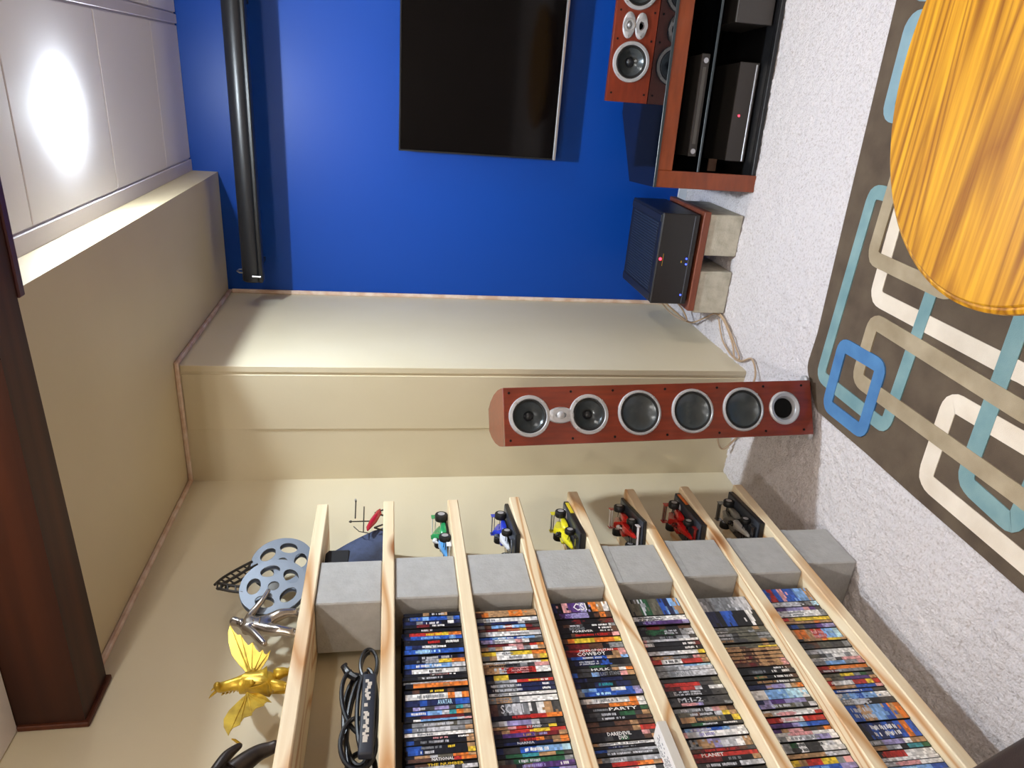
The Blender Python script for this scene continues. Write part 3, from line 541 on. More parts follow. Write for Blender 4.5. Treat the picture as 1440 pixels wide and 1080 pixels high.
ROWS = [  # shelf index, case height, Y of case edges (far to near), spines read from top to bottom: colours; dashes of small print; legible titles
 (2, .171, [1.6414,1.6263,1.6085,1.5909,1.5765,1.5622,1.5453,1.5287,1.5096,1.4935,1.4751,1.4569,1.4416,1.424,1.4067,1.3969,1.3848,1.3752,1.3587,1.3448,1.3242,1.304,1.2908,1.2756,1.2649,1.2564,1.2417,1.2273,1.2151,1.205,1.1911,1.1774,1.162,1.1525,1.1412,1.1301,1.1173,1.1046],
  'kkktkktkk s57|kbblbbbgb g13|nngnnnkwn w46|kkmmkkkkk w57|kkkxkkkkk s35|krrrooyoo y47|nbbbbbblb l36|kkkkkkkkk r46 w79|bnnggkkkk w37|bbllbbbbb z26|nnkkknnkn s38|kkkssyyoo g25|bbbllllss w26|nwwwwwwwg d46|kkkkkkkkk r47 w48|kkddkkkkk s36|gssssssss g46|koooooooo t67|kxkkkkxkk y46|wwwwwwowo g26|nnbnnnnbb :zAVATAR:50:72|kvddvvdcg s23|bbbllscot w13|kkmmmmmmk|kwlllllsi|kgggugugg s37|bggsssggt s26|wwwwwwwww g24|kdkkkkkkt i46 w79|bkkkkkkkt g24 s46|bbkkkkkkt g25 y67|bbkkkkkky s24|kttsuuoot|xxxddkroo :wNATIONAL:35:66|kxxkkkkkk :yTHE NUMBER:30:80|kggsssdss|nnbblbbkk s36'),
 (3, .190, [1.6374,1.625,1.6037,1.5858,1.574,1.5593,1.5478,1.5279,1.5166,1.5,1.4863,1.4701,1.4541,1.4358,1.4255,1.4101,1.3876,1.3679,1.3558,1.3414,1.3273,1.3156,1.295,1.2572,1.242,1.2249,1.2144,1.202,1.1876,1.1755,1.1655,1.1459,1.1343,1.119,1.1022,1.0875],
  'tttttoott|xotttoott|gwwwwwwws g13|ndnnnnsdd|gxllrllmd w46|xmmmrrymm t37|gswwwwwws g58|bbllbbllg w37|vvwwwiwdd g24|dmmmiixro|tgtwwigwt|yywwyyyoo g35|gtwwwwwty g46|wwswwwwwy g24|tttddgdii k15|ttsriirww m37|kyykkkkkk|dggsrrrrr y68 w89|kgggnnnnn s15 w89|kgggnnnnn s15 w89|sswwwwwww g14|gttgwwwww g14|xdgsgdwtd :sSCI-FI:17:48|kkkmmrroo r37|gsvvvsddk|ttirrgdyk :sSTAND:48:68|xtrrryyrr y57|kppppmmmt t46 v57|kkkmmoxto r46|knnnnnnto :sNARNIA:30:52|nddbblllz w47|keecctted|udeeeeeeg s36|xxkxppppp v36 w89|kkkddbbvv s36'),
 (4, .190, [1.6529,1.6086,1.5839,1.5628,1.548,1.5333,1.5217,1.5045,1.4848,1.4627,1.4518,1.433,1.4197,1.3989,1.3886,1.3759,1.3583,1.3435,1.3241,1.3073,1.2909,1.2724,1.2588,1.2453,1.2298,1.2167,1.2017,1.1847,1.1702,1.1558,1.1457,1.1377,1.1258,1.114,1.0986,1.0852,1.0703,1.0555],
  'nkippvkotw :wCSI:40:62|kppvvvkxox v26|kkkmkkkxm|kxkdkkkkg s24 w69|kkkkkkkkx :gBEGINS:24:48 w79|kkkkkkkkx :wFOREVER:25:58 w79|kkxkkkmmi r38|xoyyyoooy|kmmmxxkgg|mrrrmrrri :wMETROPOLITAN:28:80|mmmkkkkti :wCOWBOY:22:66|nbbnbbttl s36|knnnnbkkk s25|kkkeekudd e46|kddkddtwo :wHULK:34:62|bddlnkkit :gTHE LAST STAND:36:78|nnkknnnkk|nkknnknnk c46|gllbbwwbv|gbbbbbbbv z35|gwwwwwwow g36|kxxxoooow|kkkkkkkke :wPARTY:42:82 g24|kddkkeedt s35|kkdkkkkxx s36|xxkkxxtxx|xxxxxxtrr|kkkkkkkid :wDAREDEVIL:30:62|kkdkekkxt :wDVD:42:54|tswwwwwww g18|kknnkkkkw g36|bbggggssw|kkddddddd s28|tgssggsss g24|kkrrrootr r36|tiiiiwwdw|kkdddgddd s68'),
 (5, .190, [1.6533,1.5796,1.5549,1.5368,1.5219,1.4955,1.4783,1.4669,1.4501,1.4335,1.4172,1.4037,1.3852,1.3748,1.3593,1.3364,1.3215,1.3067,1.2922,1.2707,1.2497,1.2382,1.2224,1.2067,1.187,1.1762,1.1634,1.1445,1.1158,1.1037,1.0899,1.0743,1.0589,1.0438],
  'kuuseuubnlt|wswwwwwww d26|knppppppv v24|kdmmxkkxx|kkekekkgs e25 s57|kgddkkgsd g46|issssswww|iskkkkkkm w02 w79|kkkkkkkkk w79|ssssswwwy|mtttdgdit g37|rrwwwrrrt d35|ggsssllzz|ggggsssss|gggssssss :gTERMINATOR 2:28:62|xdddddddu|drrrrrddu r26|mmmrrskww|kdkkdkkdd s26|kddkkkddd :sM:I-2:22:58|ddiivdddg i35|ggggdsitx s26|kuuxkksyt s37|kttkuuuky t27|kkeekkkkd s46 w79|nlvvbblsw s25|isswwwwww v35|kgttvsswt|xxmmmmmxd r37|rrrrrrrrr :wPLANET:22:52|mmmmkkkkt g57|ddkkkksss s26|kkmmxxkkk'),
 (6, .190, [1.6476,1.5819,1.5136,1.4986,1.4867,1.4721,1.4605,1.4461,1.4348,1.4264,1.4124,1.3987,1.3851,1.3717,1.3558,1.3427,1.3247,1.3094,1.2944,1.2772,1.2435,1.227,1.2108,1.1994,1.1859,1.1681,1.1528,1.1399,1.1271,1.1103,1.0939,1.0777,1.0637,1.0441,1.0268],
  'ssgggggsss|knnkbbkkkwk|ggguuuutu|uuuuuuguu s13|dggduuugg s13|gggduuugg s13|xuudduutu t13|uuuuuuutu|yttxuuyyy|xttxxtxtt t14 t59|xttxxtxtt t14 t59|xttmxtxtt t14 t59|xmmxxtxti t14 t59|mxxmxtxti t59|kkkkkkkkx w79|kkddkkkkd g35 w69|kkkekkkkx t35 w69|kkkkkkkku t36 w69|nnnntvvwto v47|swwlllzzw|nnvppvvvd|bvvuuugds s36|gwwwwwwww|ttwiiwwwr i36|xrrwwwrrr i36|tpppvlbbb|pptiixdxo|swwiiiwww i36|wgwwssvvw g37|wgewddwsw d37|sgdwddwww d26|wtttttsss|yytrryygi|vbbbbbbvv l36'),
 (7, .190, [1.67,1.6083,1.5851,1.5655,1.5368,1.5211,1.5087,1.4903,1.4456,1.434,1.4082,1.3885,1.3719,1.3583,1.3422,1.3262,1.3131,1.3002,1.2874,1.2698,1.2573,1.245,1.2232,1.2019,1.1492,1.0971,1.0803,1.0658,1.0455,1.0335,1.0197,1.0041,.9889],
  'lbrbibbllt|ssssssdgz|vppvvvipd|gsswwwwwg g36|drtyyyyyy|xtttttott|nnbunnpvv|ttootrrllz i57|kktttoyyt|kddxuuddg|bgsswwwww|yuudgwwgw|gwwwwdiii g25|ngglllggi|irroooooo|kmmmggggd s25|euuuyyged|ptuuppppt|rrwwwrryr w25|rotttbbbi|bbbbbbbdd w26|wwllbllww l35|gggsskkdd s26|nbbttllbto s25|kknbnbnbob w35 w57|bggvvvwtt s13|tttgskcce|kkrrrwwww r25|sswwwwwww|tssiiiwww i36|bllllllbb z36|ssswwgsss'),
]
m_txt = {c: M('ink_'+CN[c].replace(' ', '_'), srgb(*PAL[c]), .4) for c in 'wszgy'}
def disc_case(w, h, spec, label, group, y, z, lean):
    segs = spec.split(' ')[0]; rest = spec.split(' ', 1)[1] if ' ' in spec else ''
    title = None
    if ':' in rest:
        i = rest.index(':'); t = rest[i+1:]; rest = rest[:i]
        p = t.split(':'); b_ = p[-1].split(' '); rest += ' '+' '.join(b_[1:]); title = (p[0][0], ':'.join(p[:-2])[1:], int(p[-2])/100, int(b_[0])/100)
    body = MB(); body.bbox(-.135, -w/2+.0002, 0, 0, w/2-.0002, h, .0012)
    ca = body.build('disc_case', m_case, None, loc=(-1.4755+rng.uniform(-.004, .003), y, z)); tag(ca, label, 'disc case', group)
    ca.rotation_euler = (0, 0, 0)
    m = MB(); n = len(segs); sub = 3; e = h-.004; hw = w/2-.0009; cols = 2 if w < .02 else 4
    for i in range(n*sub):
        c = PAL[segs[i//sub]]
        for j in range(cols):
            d = rng.uniform(.8, 1.18); c2 = c
            if rng.random() < .13 and w > .02: c2 = PAL[segs[max(0, min(n-1, i//sub+rng.choice((-1, 1))))]]
            m.col = tuple(srgb(*[min(255, (q*.88+14)*d) for q in c2])); z1 = e-(e-.003)*i/(n*sub); z0 = e-(e-.003)*(i+1)/(n*sub)
            y0 = -hw+2*hw*j/cols; y1 = -hw+2*hw*(j+1)/cols
            m.add([(.0003, y0, z0), (.0003, y1, z0), (.0003, y1, z1), (.0003, y0, z1)], [(0, 1, 2, 3)])
    for d in rest.split():
        if len(d) != 3: continue
        a, b = int(d[1])/10*h, int(d[2])/10*h; c = PAL[d[0]]; rows_ = [(-.25*w, .22*w)] if w < .02 else [(-.3*w, -.08*w), (.06*w, .3*w)]
        for y0, y1 in rows_:
            p = a
            while p < b:
                g = rng.uniform(.0022, .005); q = rng.uniform(.85, 1.1); m.col = tuple(srgb(*[min(255, k*q) for k in c])); u = rng.uniform(-.05, .05)*w
                if rng.random() < .86: m.add([(.0005, y0+u, h-p-g*.8), (.0005, y1+u, h-p-g*.8), (.0005, y1+u, h-p), (.0005, y0+u, h-p)], [(0, 1, 2, 3)])
                p += g
    ps_ = m.build('printed_spine', m_print, ca)
    if title:
        text_mesh(title[1], w*1.02, (title[3]-title[2])*h, m_txt[title[0]], 'title', ps_, (.0006, 0, h-(title[2]+title[3])/2*h), (0, R(90), 0), .0003)
    return ca
for ri, (k, h, ys, specs) in enumerate(ROWS):
    sp = specs.split('|')
    for i in range(min(len(sp), len(ys)-1)):
        w = ys[i]-ys[i+1]; s0 = sp[i].split(' ')[0]; dom = sorted(set(s0), key=lambda q: -s0.count(q))
        cn = CN[dom[0]]+(' and '+CN[dom[1]] if len(dom) > 1 and s0.count(dom[1]) > 1 else '')
        lab = '%s %s, %s from the concrete block, row %s' % (cn, 'boxed disc set' if w > .022 else 'disc case', nth(i+1), ['one from top', 'two', 'three', 'four', 'five', 'six (lowest)'][ri])
        disc_case(w-.0006, h+(rng.choice((0, 0, 0, .004, -.003)) if w < .03 else 0), sp[i], lab, 'disc cases in the %s row down' % nth(ri+1), (ys[i]+ys[i+1])/2, T[k]+.0004, 0)
wc = empty('flat_disc_case', (-1.452, 1.04, T[4])); tag(wc, 'white case lying flat on the shelf edge before upright cases', 'disc case')
MB().bbox(-.018, -.11, .0005, .036, .115, .024, .001).build('case_body', M('case_edge', srgb(205,200,192), .4), wc)
m = MB(); m.col = srgb(238, 236, 236); m.box(-.0175, -.109, .0238, .0355, .114, .0245); m.col = srgb(90, 95, 110)
for k in range(5):
    y = -.09
    while y < .09:
        g = rng.uniform(.004, .012); m.box(-.012+k*.007, y, .0243, -.009+k*.007, y+g*.7, .0248) if rng.random() < .75 else None; y += g
m.build('printed_cover', m_print, wc)
# ---------------------------------------------------------------- model racing cars at the far ends of the shelves
def loft(m, secs, n=10):
    """secs: (y, half width, z0, z1) rounded sections along y"""
    b = len(m.v)
    for y, w, z0, z1 in secs:
        for k in range(n):
            a = 2*math.pi*k/n; c, s_ = math.cos(a), math.sin(a); q = lambda t: math.copysign(abs(t)**.6, t)
            m.v.append((w*q(c), y, (z0+z1)/2+(z1-z0)/2*q(s_)))
    for i in range(len(secs)-1):
        for k in range(n): m.face((b+i*n+k, b+i*n+(k+1) % n, b+(i+1)*n+(k+1) % n, b+(i+1)*n+k))
    m.face([b+k for k in range(n)][::-1]); m.face([b+(len(secs)-1)*n+k for k in range(n)]); return m
def paint(c): return M('car_paint_%d_%d_%d' % c, srgb(*c), .25, coat=.6)
def race_car(loc, rz, label, c1, c2, c3, base=None, plate=None, card=None, sc=1.0, ry=0, bh=.020):
    r = empty('model_race_car', loc, rz, ry); tag(r, label, 'model car', 'model racing cars at the shelf ends'); r.scale = (sc, sc, sc); k_ = 0
    z = bh+.002 if base else 0
    if base:
        MB().bbox(-.072, -.13, .0005, .072, .13, bh, .002).build('display_base', M('base_black', srgb(26, 27, 32), .3), r)
        MB().bbox(-.068, -.126, bh, .068, .126, bh+.002, .001).build('base_top', M('base_grey', srgb(58, 62, 70), .35), r)
        if plate: MB().bbox(.071, .03, .004, .0735, .115, bh-.003, .001).build('name_plate', M('plate_%d' % plate[0], srgb(*plate), .4), r)
        if card:
            m = MB(); m.col = srgb(240, 232, 234); m.lathe([(0, .0012), (.03, .0012), (.03, 0)], (.028, .085, bh+.002), 'z', 20); m.col = srgb(*card); m.box(.02, .062, bh+.0033, .032, .108, bh+.0038); m.build('badge_card', m_print, r)
    P1, P2, P3 = paint(c1), paint(c2), paint(c3); bl = m_rubber
    m = MB(); loft(m, [(-.100, .004, z+.012, z+.018), (-.085, .008, z+.011, z+.022), (-.05, .011, z+.010, z+.030), (-.02, .015, z+.008, z+.036), (.0, .017, z+.008, z+.034)]); m.build('nose', P2, r, True)
    m = MB(); loft(m, [(-.002, .016, z+.008, z+.034), (.02, .017, z+.008, z+.040), (.032, .013, z+.008, z+.056), (.05, .010, z+.008, z+.050), (.085, .007, z+.008, z+.034), (.098, .005, z+.01, z+.028)]); bd = m.build('engine_cover', P1, r, True)
    m = MB()
    for s_ in (-1, 1):
        b0 = len(m.v); loft(m, [(-.008, .004, z+.008, z+.026), (.004, .013, z+.007, z+.030), (.035, .014, z+.007, z+.028), (.07, .008, z+.007, z+.020), (.082, .003, z+.007, z+.014)])
        for i in range(b0, len(m.v)): m.v[i] = (m.v[i][0]+s_*.028, m.v[i][1], m.v[i][2])
    m.build('side_pods', P1, r, True)
    MB().box(-.036, -.01, z+.004, .036, .088, z+.008).build('floor_tray', bl, r)
    MB().bbox(-.009, -.008, z+.031, .009, .016, z+.038, .002).build('cockpit', m_hole, r)
    MB().ball((0, .006, z+.044), .009, 12, 8).build('helmet', P3, r, True)
    for sx in (-1, 1):
        for y, rr, w in ((-.062, .019, .016), (.076, .021, .022)):
            x = sx*(.047 if y < 0 else .048)
            w_ = MB().lathe([(rr*.5, -w/2-.0005), (rr*.92, -w/2), (rr, -w/2+.003), (rr, w/2-.003), (rr*.92, w/2), (rr*.5, w/2+.0005)], (x, y, z+rr), 'x', 20).build('wheel', bl, r, True)
            MB().lathe([(rr*.55, -w/2-.001), (rr*.3, -w/2+.001), (rr*.3, w/2-.001), (rr*.55, w/2+.001)], (x, y, z+rr), 'x', 14).build('hub', m_silverp, w_, True)
            MB().tube([(sx*.01, y+.008, z+.022), (x, y, z+rr)], .0013, 5).tube([(sx*.01, y-.01, z+.018), (x, y, z+rr-.004)], .0013, 5).build('suspension_arm', bl, r)
    fw = MB().bbox(-.046, -.112, z+.006, .046, -.094, z+.009, .001).build('front_wing', P3, r)
    for s_ in (-1, 1): MB().bbox(s_*.046-.001, -.115, z+.003, s_*.046+.001, -.090, z+.017, .0005).build('end_plate', P3, fw)
    rw = MB().bbox(-.036, .094, z+.046, .036, .110, z+.049, .001).bbox(-.036, .098, z+.037, .036, .110, z+.039, .001).build('rear_wing', P3 if c3 != c2 else P1, r)
    for s_ in (-1, 1): MB().bbox(s_*.037-.001, .088, z+.026, s_*.037+.001, .113, z+.052, .0005).build('end_plate', P1, rw)
    MB().lathe([(.0, 0), (.006, 0), (.004, .01)], (0, -.004, z+.033), 'z', 8).build('mirror_pod', P3, r)
    return r
race_car((-1.53, 2.06, T[2]), R(8), 'blue and green model racing car on the third shelf board', (40, 150, 90), (92, 164, 230), (225, 230, 235), None, sc=1.12)
race_car((-1.514, 2.055, T[3]), R(10), 'white and blue model racing car on the fourth shelf board', (36, 60, 190), (226, 230, 240), (70, 78, 92), True, bh=.015)
race_car((-1.512, 2.052, T[4]), R(8), 'yellow model racing car on black base, fifth shelf board', (232, 220, 40), (240, 228, 50), (40, 40, 40), True, (220, 200, 40), (200, 40, 50))
race_car((-1.508, 2.080, T[5]), R(14), 'red model racing car with white nose on sixth shelf board', (196, 40, 34), (204, 36, 34), (225, 215, 215), True, bh=.012)
race_car((-1.514, 2.09, T[6]), R(6), 'deep red model racing car with orange plate, seventh shelf board', (186, 28, 24), (200, 30, 28), (120, 20, 20), True, (214, 110, 40), (225, 215, 215))
race_car((-1.516, 2.095, T[7]), R(6), 'silver and black model racing car on the bottom shelf board', (120, 118, 112), (196, 194, 190), (40, 40, 44), True, (70, 60, 58))
# ---------------------------------------------------------------- dark folded cap and small red model, second shelf board
cp = empty('cloth_pouch', (-1.566, 1.98, T[1]+.001)); tag(cp, 'dark navy cloth pouch slumped on the second shelf board', 'pouch')
prof = [(-.105, .0), (-.108, .10), (-.10, .182), (-.05, .186), (-.015, .178), (.03, .135), (.075, .09), (.108, .04), (.118, .0)]
m = MB(); nx = 10
for i in range(nx+1):
    x = -.078+.156*i/nx; k = 1-.10*abs(2*i/nx-1)**3
    for j, (y, z) in enumerate(prof):
        m.v.append((x+.004*math.sin(j*1.7), y*k+.004*math.sin(i*1.3+j), z*k*(1-.05*math.sin(i*.9+j*.8)) if z > 0 else 0))
n = len(prof)
for i in range(nx):
    for j in range(n-1): m.face((i*n+j, i*n+j+1, (i+1)*n+j+1, (i+1)*n+j))
m.face(list(range(n))); m.face([nx*n+j for j in range(n)][::-1])
o = m.build('cloth_body', M('navy_cloth', srgb(60, 72, 104), .75, noise=(18, srgb(36, 42, 62), .35, .7), bump=(60, .4, .004)), cp, True, ang=70)
MB().bbox(-.075, -.112, .10, .082, .0, .187, .012).build('cloth_flap', M('black_cloth', srgb(22, 22, 26), .8), cp)
rm = empty('red_model', (-1.462, 2.10, T[1]+.001)); tag(rm, 'small red model with thin dark struts behind navy pouch', 'model')
m = MB(); m.tube([(0, -.055, .052), (0, -.04, .050), (0, .0, .034), (0, .05, .016), (0, .07, .012)], [.003, .008, .013, .011, .004], 10); m.build('red_body', M('red_gloss', srgb(170, 24, 44), .25, coat=.5), rm, True)
st_ = M('strut_dark', srgb(62, 58, 52), .4, metal=.5)
MB().tube([(0, .13, .100), (0, .02, .097)], .0025, 6).build('strut', st_, rm); MB().tube([(0, .14, .102), (0, .128, .1)], .004, 6).build('strut_tip', m_silver, rm)
MB().tube([(0, .09, .069), (0, -.06, .066)], .0022, 6).build('strut', st_, rm); MB().tube([(0, .0, .118), (0, .0, .046)], .0022, 6).build('strut', st_, rm)
MB().tube([(0, -.03, .1), (0, -.06, .08), (0, -.07, .05)], .0018, 6).build('strut', st_, rm); MB().ball((0, 0, .112), .005, 8, 6).build('strut_joint', st_, rm)
for y in (-.04, .05): MB().tube([(0, y, .03), (.012, y, .0)], .003, 6).tube([(0, y, .03), (-.012, y, .0)], .003, 6).build('leg', st_, rm)
# ---------------------------------------------------------------- bundle of black straps and cables, second board
bu = empty('cable_bundle', (-1.53, 1.30, T[1]+.001)); tag(bu, 'bundle of black straps and coiled cables on second shelf board', 'cable bundle')
m_cab = M('black_rubber_cable', srgb(20, 20, 22), .38)
def loop(cx, cy, cz, ry_, rz_, tilt, r, turns=1, seed=0):
    q = random.Random(seed); pts = []
    for i in range(28*turns+1):
        a = 2*math.pi*i/28; w = 1+.04*math.sin(a*1.3+seed)
        y, z = ry_*math.cos(a)*w, rz_*math.sin(a)*w; c, s_ = math.cos(tilt), math.sin(tilt)
        pts.append((cx+.006*math.sin(a*.5+seed)+.004*i/28, cy+y*c-z*s_, max(r+.001, cz+y*s_+z*c)))
    return MB().tube(pts, r, 8)
for i, a in enumerate([(.0, .02, .05, .14, .038, .05, .007, 2), (.02, -.01, .045, .15, .034, -.04, .006, 2), (.03, .05, .055, .10, .040, .2, .006, 1), (.045, -.08, .05, .07, .042, .1, .006, 1), (.035, .165, .03, .055, .022, .0, .005, 2), (-.01, -.12, .04, .06, .034, .1, .007, 1), (.05, .0, .03, .13, .024, .02, .006, 1)]):
    loop(*a, seed=i).build('cable_coil', m_cab, bu, True)
MB().tube([(.03, .13, .06), (.03, .15, .085), (.03, .175, .098), (.03, .185, .092)], [.009, .011, .009, .004], 8).build('plug', m_cab, bu, True)
m = softbox(.012, .12, 0, .036, .006, 3); m.v = [(x+.068, y-.02, z+.008+(.05*(.1-y)*.3)) for x, y, z in m.v]; pch = m.build('strap', M('strap_navy', srgb(30, 34, 46), .5), bu, True)
m = MB(); q = random.Random(5); y = -.11
while y < .07:
    g = q.uniform(.004, .010); z = .028+.05*(.1-y)*.3+q.uniform(-.004, .004); m.box(.0795, y, z-q.uniform(.003, .008), .0812, y+g, z+.004); y += g*.9 if abs(y+.02) > .014 else .02
m.build('worn_print', M('worn_white', srgb(205, 196, 186), .7), bu)
# ---------------------------------------------------------------- film reel sculpture
m_reel = M('reel_grey', srgb(112, 120, 132), .42, metal=.3)
def circ(cx, cy, a, b, rot=0, n=28):
    return [(cx+a*math.cos(t)*math.cos(rot)-b*math.sin(t)*math.sin(rot), cy+a*math.cos(t)*math.sin(rot)+b*math.sin(t)*math.cos(rot)) for t in [2*math.pi*i/n for i in range(n)]]
fr_ = empty('film_reels', (-1.555, 1.94, T[0]+.0005)); tag(fr_, 'grey metal sculpture of two film reels on top shelf board', 'sculpture')
for i, (y, x, z, ph) in enumerate(((-.098, .03, .1045, .3), (.075, -.012, .1045, 1.0))):
    for s_ in (0, 1):
        holes = [circ(.060*math.cos(ph+k*2*math.pi/5), .060*math.sin(ph+k*2*math.pi/5), .0215, .0305, ph+k*2*math.pi/5) for k in range(5)]+[circ(0, 0, .0175, .0175)]
        d = disc2d('reel_disc', circ(0, 0, .102, .102, n=64), holes, .0022, m_reel, fr_)
        a = R(14); nx_, ny_ = math.cos(a), -math.sin(a); off = -.009+.018*s_
        d.location = (x+nx_*off, y+ny_*off, z); d.rotation_euler = (R(90), 0, R(90)-a)
    h = MB().lathe([(.030, -.008), (.034, -.006), (.034, .006), (.030, .008)], (0, 0, 0), 'z', 28).build('reel_hub', M('reel_hub_dark', srgb(86, 84, 80), .5, metal=.4), fr_, True)
    h.location = (x, y, z); h.rotation_euler = (R(90), 0, R(90)-R(14))
MB().bbox(-.05, -.13, 0, .05, .17, .0035, .001).build('base_plate', m_reel, fr_)
m_film = M('film_black', srgb(34, 28, 22), .5)
def film(pts, w, wid=(0, .25, .97)):
    pts = smooth(pts, 5); m = MB(); wv = Vector(wid).normalized(); n = len(pts)
    for s_ in (-1, 1):
        m.tube([p+wv*s_*w/2 for p in pts], .0044, 6)
    acc = 0
    for i in range(1, n):
        acc += (pts[i]-pts[i-1]).length
        if acc > .020: m.tube([pts[i]-wv*w/2, pts[i]+wv*w/2], .0030, 5); acc = 0
    m.build('film_strip', m_film, fr_, True)
film([(-.0, .070, .192), (-.005, .034, .238), (.0, -.010, .270), (.01, -.055, .284)], .024, (.1, .55, .83))
film([(.02, .026, .192), (.025, -.004, .196), (.028, -.042, .222), (.03, -.080, .262)], .023, (.1, .62, .78))
film([(.01, -.055, .279), (.03, -.076, .278), (.035, -.090, .255), (.035, -.100, .225), (.035, -.106, .196)], .022, (.2, 1, .15))
# ---------------------------------------------------------------- figurines on the top shelf
m_pewter = M('polished_pewter', srgb(176, 168, 160), .22, metal=.9)
fg = empty('silver_figurine', (-1.535, 1.69, T[0]+.0005)); tag(fg, 'polished silver armoured figurine with arms spread on top shelf', 'figurine')
V = [(0, 0, .112, .019), (0, .002, .132, .016), (0, .006, .156, .021), (0, .010, .172, .015), (0, .016, .184, .009), (0, .022, .199, .012), (0, .026, .212, .010),
     (.004, .030, .162, .010), (.010, .058, .144, .0085), (.020, .085, .128, .0065), (.024, .115, .118, .0055), (.026, .128, .114, .006),
     (.004, -.014, .158, .010), (.010, -.040, .134, .010), (.012, -.070, .112, .0095), (.014, -.098, .090, .007),
     (0, .022, .098, .014), (.008, .033, .068, .0155), (.010, .036, .050, .010), (.004, .040, .026, .0125), (0, .042, .010, .009), (.018, .044, .007, .008),
     (0, -.022, .098, .014), (.008, -.034, .068, .0155), (.010, -.038, .050, .010), (.004, -.042, .026, .0125), (0, -.044, .010, .009), (.018, -.046, .007, .008)]
E_ = [(0,1),(1,2),(2,3),(3,4),(4,5),(5,6),(2,7),(7,8),(8,9),(9,10),(10,11),(2,12),(12,13),(13,14),(14,15),(0,16),(16,17),(17,18),(18,19),(19,20),(20,21),(0,22),(22,23),(23,24),(24,25),(25,26),(26,27)]
V = [(a, b, c, d*1.3) for a, b, c, d in V]
skin('figure_body', V, E_, m_pewter, fg)
for z, r in ((.122, .022), (.140, .019)): MB().lathe([(r, -.002), (r+.002, 0), (r, .002)], (0, .001, z), 'z', 20).build('waist_ring', m_pewter, fg, True)
for s_ in (-1, 1): MB().ball((.012, s_*.035, .072), (.010, .012, .017), 12, 8).ball((.010, s_*.040, .030), (.009, .010, .014), 12, 8).build('leg_armour', m_pewter, fg, True)
MB().bbox(-.03, -.06, 0, .035, .06, .004, .001).build('base_plate', m_pewter, fg)
dg_ = empty('golden_dragon', (-1.53, 1.455, T[0]+.0005)); tag(dg_, 'golden winged dragon figurine standing on the top shelf', 'figurine')
V = [(0, .005, .098, .020), (0, .012, .075, .019), (0, .014, .125, .016), (.004, .010, .145, .011), (.004, .004, .168, .010), (.006, -.004, .184, .010), (.020, -.010, .190, .008), (.034, -.014, .184, .005),
     (.006, .028, .052, .015), (.012, .034, .026, .011), (.006, .036, .009, .008), (.024, .040, .006, .007), (.006, -.006, .052, .015), (.012, -.014, .026, .011), (.006, -.016, .009, .008), (.024, -.020, .006, .007),
     (.014, .030, .112, .008), (.026, .034, .098, .006), (.014, -.006, .112, .008), (.028, -.010, .096, .006), (-.022, .012, .052, .012), (-.045, .02, .025, .008), (-.05, .06, .010, .006), (-.03, .10, .008, .003)]
E_ = [(0,1),(0,2),(2,3),(3,4),(4,5),(5,6),(6,7),(1,8),(8,9),(9,10),(10,11),(1,12),(12,13),(13,14),(14,15),(2,16),(16,17),(2,18),(18,19),(1,20),(20,21),(21,22),(22,23)]
V = [(a, b, c, d*(1.55 if i in (0,1,2,3,4,5,6) else 1.3)) for i, (a, b, c, d) in enumerate(V)]
skin('dragon_body', V, E_, m_gold, dg_)
for s_ in (-1, 1):
    MB().tube([(.004, -.005+s_*.007, .192), (-.006, -.005+s_*.011, .204), (-.014, -.005+s_*.012, .210)], [.004, .0028, .0008], 8).build('horn', m_gold, dg_, True)
    MB().ball((.022, -.010+s_*.006, .193), .0022, 8, 6).build('eye', m_hole, dg_)
for i in range(9): MB().tube([(-.010-.002*math.sin(i), .012-.002*i, .10+.0095*i), (-.020, .012-.002*i, .106+.0095*i)], [.004, .0008], 6).build('back_spike', m_gold, dg_)
def wing(outline, root_, tip_pts, lean):
    """membrane with real thickness and finger bones; outline in (y, z)"""
    m = MB(); n = len(outline); cy_ = sum(p[0] for p in outline)/n; cz_ = sum(p[1] for p in outline)/n; ctr = root_
    P = lambda y, z, s_: (lean*abs(y-ctr[0])*.5+s_, y, z)
    vs = [P(ctr[0], ctr[1], -.0012), P(ctr[0], ctr[1], .0012)]; mid = []
    for y, z in outline: vs += [P(y, z, -.0008), P(y, z, .0008)]
    fs = []
    for i in range(n-1):
        a, b = 2+2*i, 4+2*i; fs += [(0, a, b), (1, b+1, a+1), (a, a+1, b+1, b)]
    m.add(vs, fs); w_ = m.build('wing', m_gold, dg_)
    for (y, z) in tip_pts:
        yy_, zz_ = (ctr[0]*.5+y*.5), (ctr[1]*.5+z*.5)+.004
        MB().tube([P(ctr[0], ctr[1], .002), P(yy_, zz_-.004, .0015), P(y, z, .0008)], [.0028, .0018, .0007], 6).build('wing_bone', m_gold, w_, True)
def Y2(p): return [((y-1.455)*.99, (z-1.602)*.985+1.602-T[0]) for y, z in p]
up = Y2([(1.493, 1.975), (1.529, 2.013), (1.559, 2.037), (1.602, 2.054), (1.635, 2.061), (1.66, 2.06), (1.637, 2.045), (1.624, 2.033), (1.624, 2.024), (1.601, 2.009), (1.587, 1.997), (1.597, 1.987), (1.575, 1.976), (1.562, 1.963), (1.571, 1.955), (1.558, 1.95), (1.554, 1.943), (1.567, 1.934), (1.54, 1.938), (1.511, 1.95)])
wing(up, (.030, .112), [up[5], up[8], up[11], up[14], up[17]], .35)
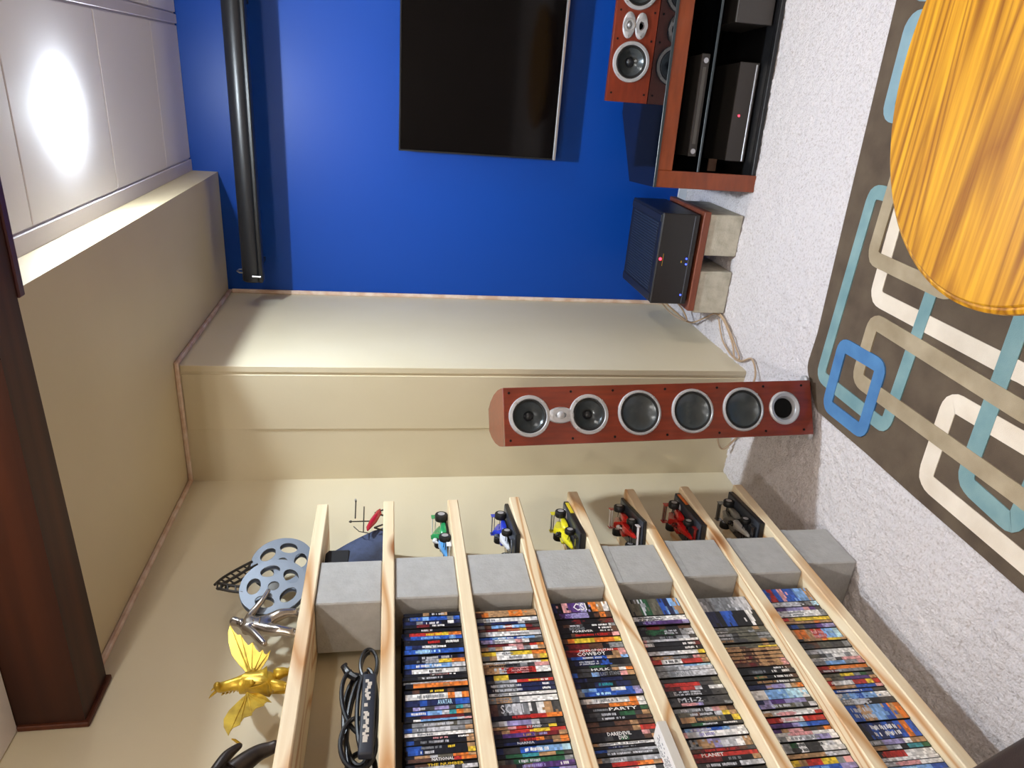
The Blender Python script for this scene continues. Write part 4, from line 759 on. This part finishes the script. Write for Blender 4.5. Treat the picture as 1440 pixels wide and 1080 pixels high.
lo_ = Y2([(1.43, 1.966), (1.403, 1.991), (1.371, 2.007), (1.34, 2.013), (1.313, 2.007), (1.281, 1.989), (1.295, 1.988), (1.308, 1.983), (1.316, 1.969), (1.325, 1.969), (1.341, 1.964), (1.348, 1.946), (1.357, 1.947), (1.372, 1.941), (1.38, 1.922), (1.389, 1.922), (1.394, 1.917), (1.391, 1.905), (1.415, 1.924), (1.431, 1.944)])
wing(lo_, (-.022, .112), [lo_[5], lo_[8], lo_[11], lo_[14], lo_[17]], .35)
MB().bbox(-.05, -.04, 0, .04, .06, .0035, .001).build('base_plate', m_gold, dg_)
dk = empty('dark_figurine', (-1.54, 1.17, T[0]+.0005)); tag(dk, 'dark bronze figurine reaching out, nearest the picture edge on top shelf', 'figurine')
m_dkb = M('dark_bronze', srgb(62, 52, 46), .4, metal=.5, noise=(30, srgb(40, 34, 32), .4, .7))
V = [(0, -.01, .10, .024), (0, 0, .135, .026), (0, .01, .165, .016), (0, .012, .185, .017), (0, .012, .205, .012),
     (.004, .035, .150, .012), (.008, .060, .135, .010), (.006, .082, .128, .009), (.004, .105, .108, .006), (.002, .115, .098, .004),
     (.004, .028, .118, .018), (.004, .055, .088, .017), (.004, .085, .058, .013), (.006, .095, .022, .010), (.016, .10, .008, .008),
     (.004, -.03, .085, .018), (.006, -.05, .05, .014), (.006, -.055, .02, .010), (.018, -.058, .008, .008), (0, -.035, .15, .012), (.01, -.065, .14, .010), (.02, -.09, .15, .007)]
E_ = [(0,1),(1,2),(2,3),(3,4),(1,5),(5,6),(6,7),(7,8),(8,9),(0,10),(10,11),(11,12),(12,13),(13,14),(0,15),(15,16),(16,17),(17,18),(1,19),(19,20),(20,21)]
V = [(a, b, c, d*1.6) for a, b, c, d in V]
skin('figure_body', V, E_, m_dkb, dk)
MB().tube([(.002, .112, .10), (.002, .128, .118), (.002, .132, .126)], [.004, .003, .0015], 6).build('claw', m_gold, dk, True)
MB().bbox(-.04, -.08, 0, .04, .115, .004, .001).build('base_plate', m_dkb, dk)
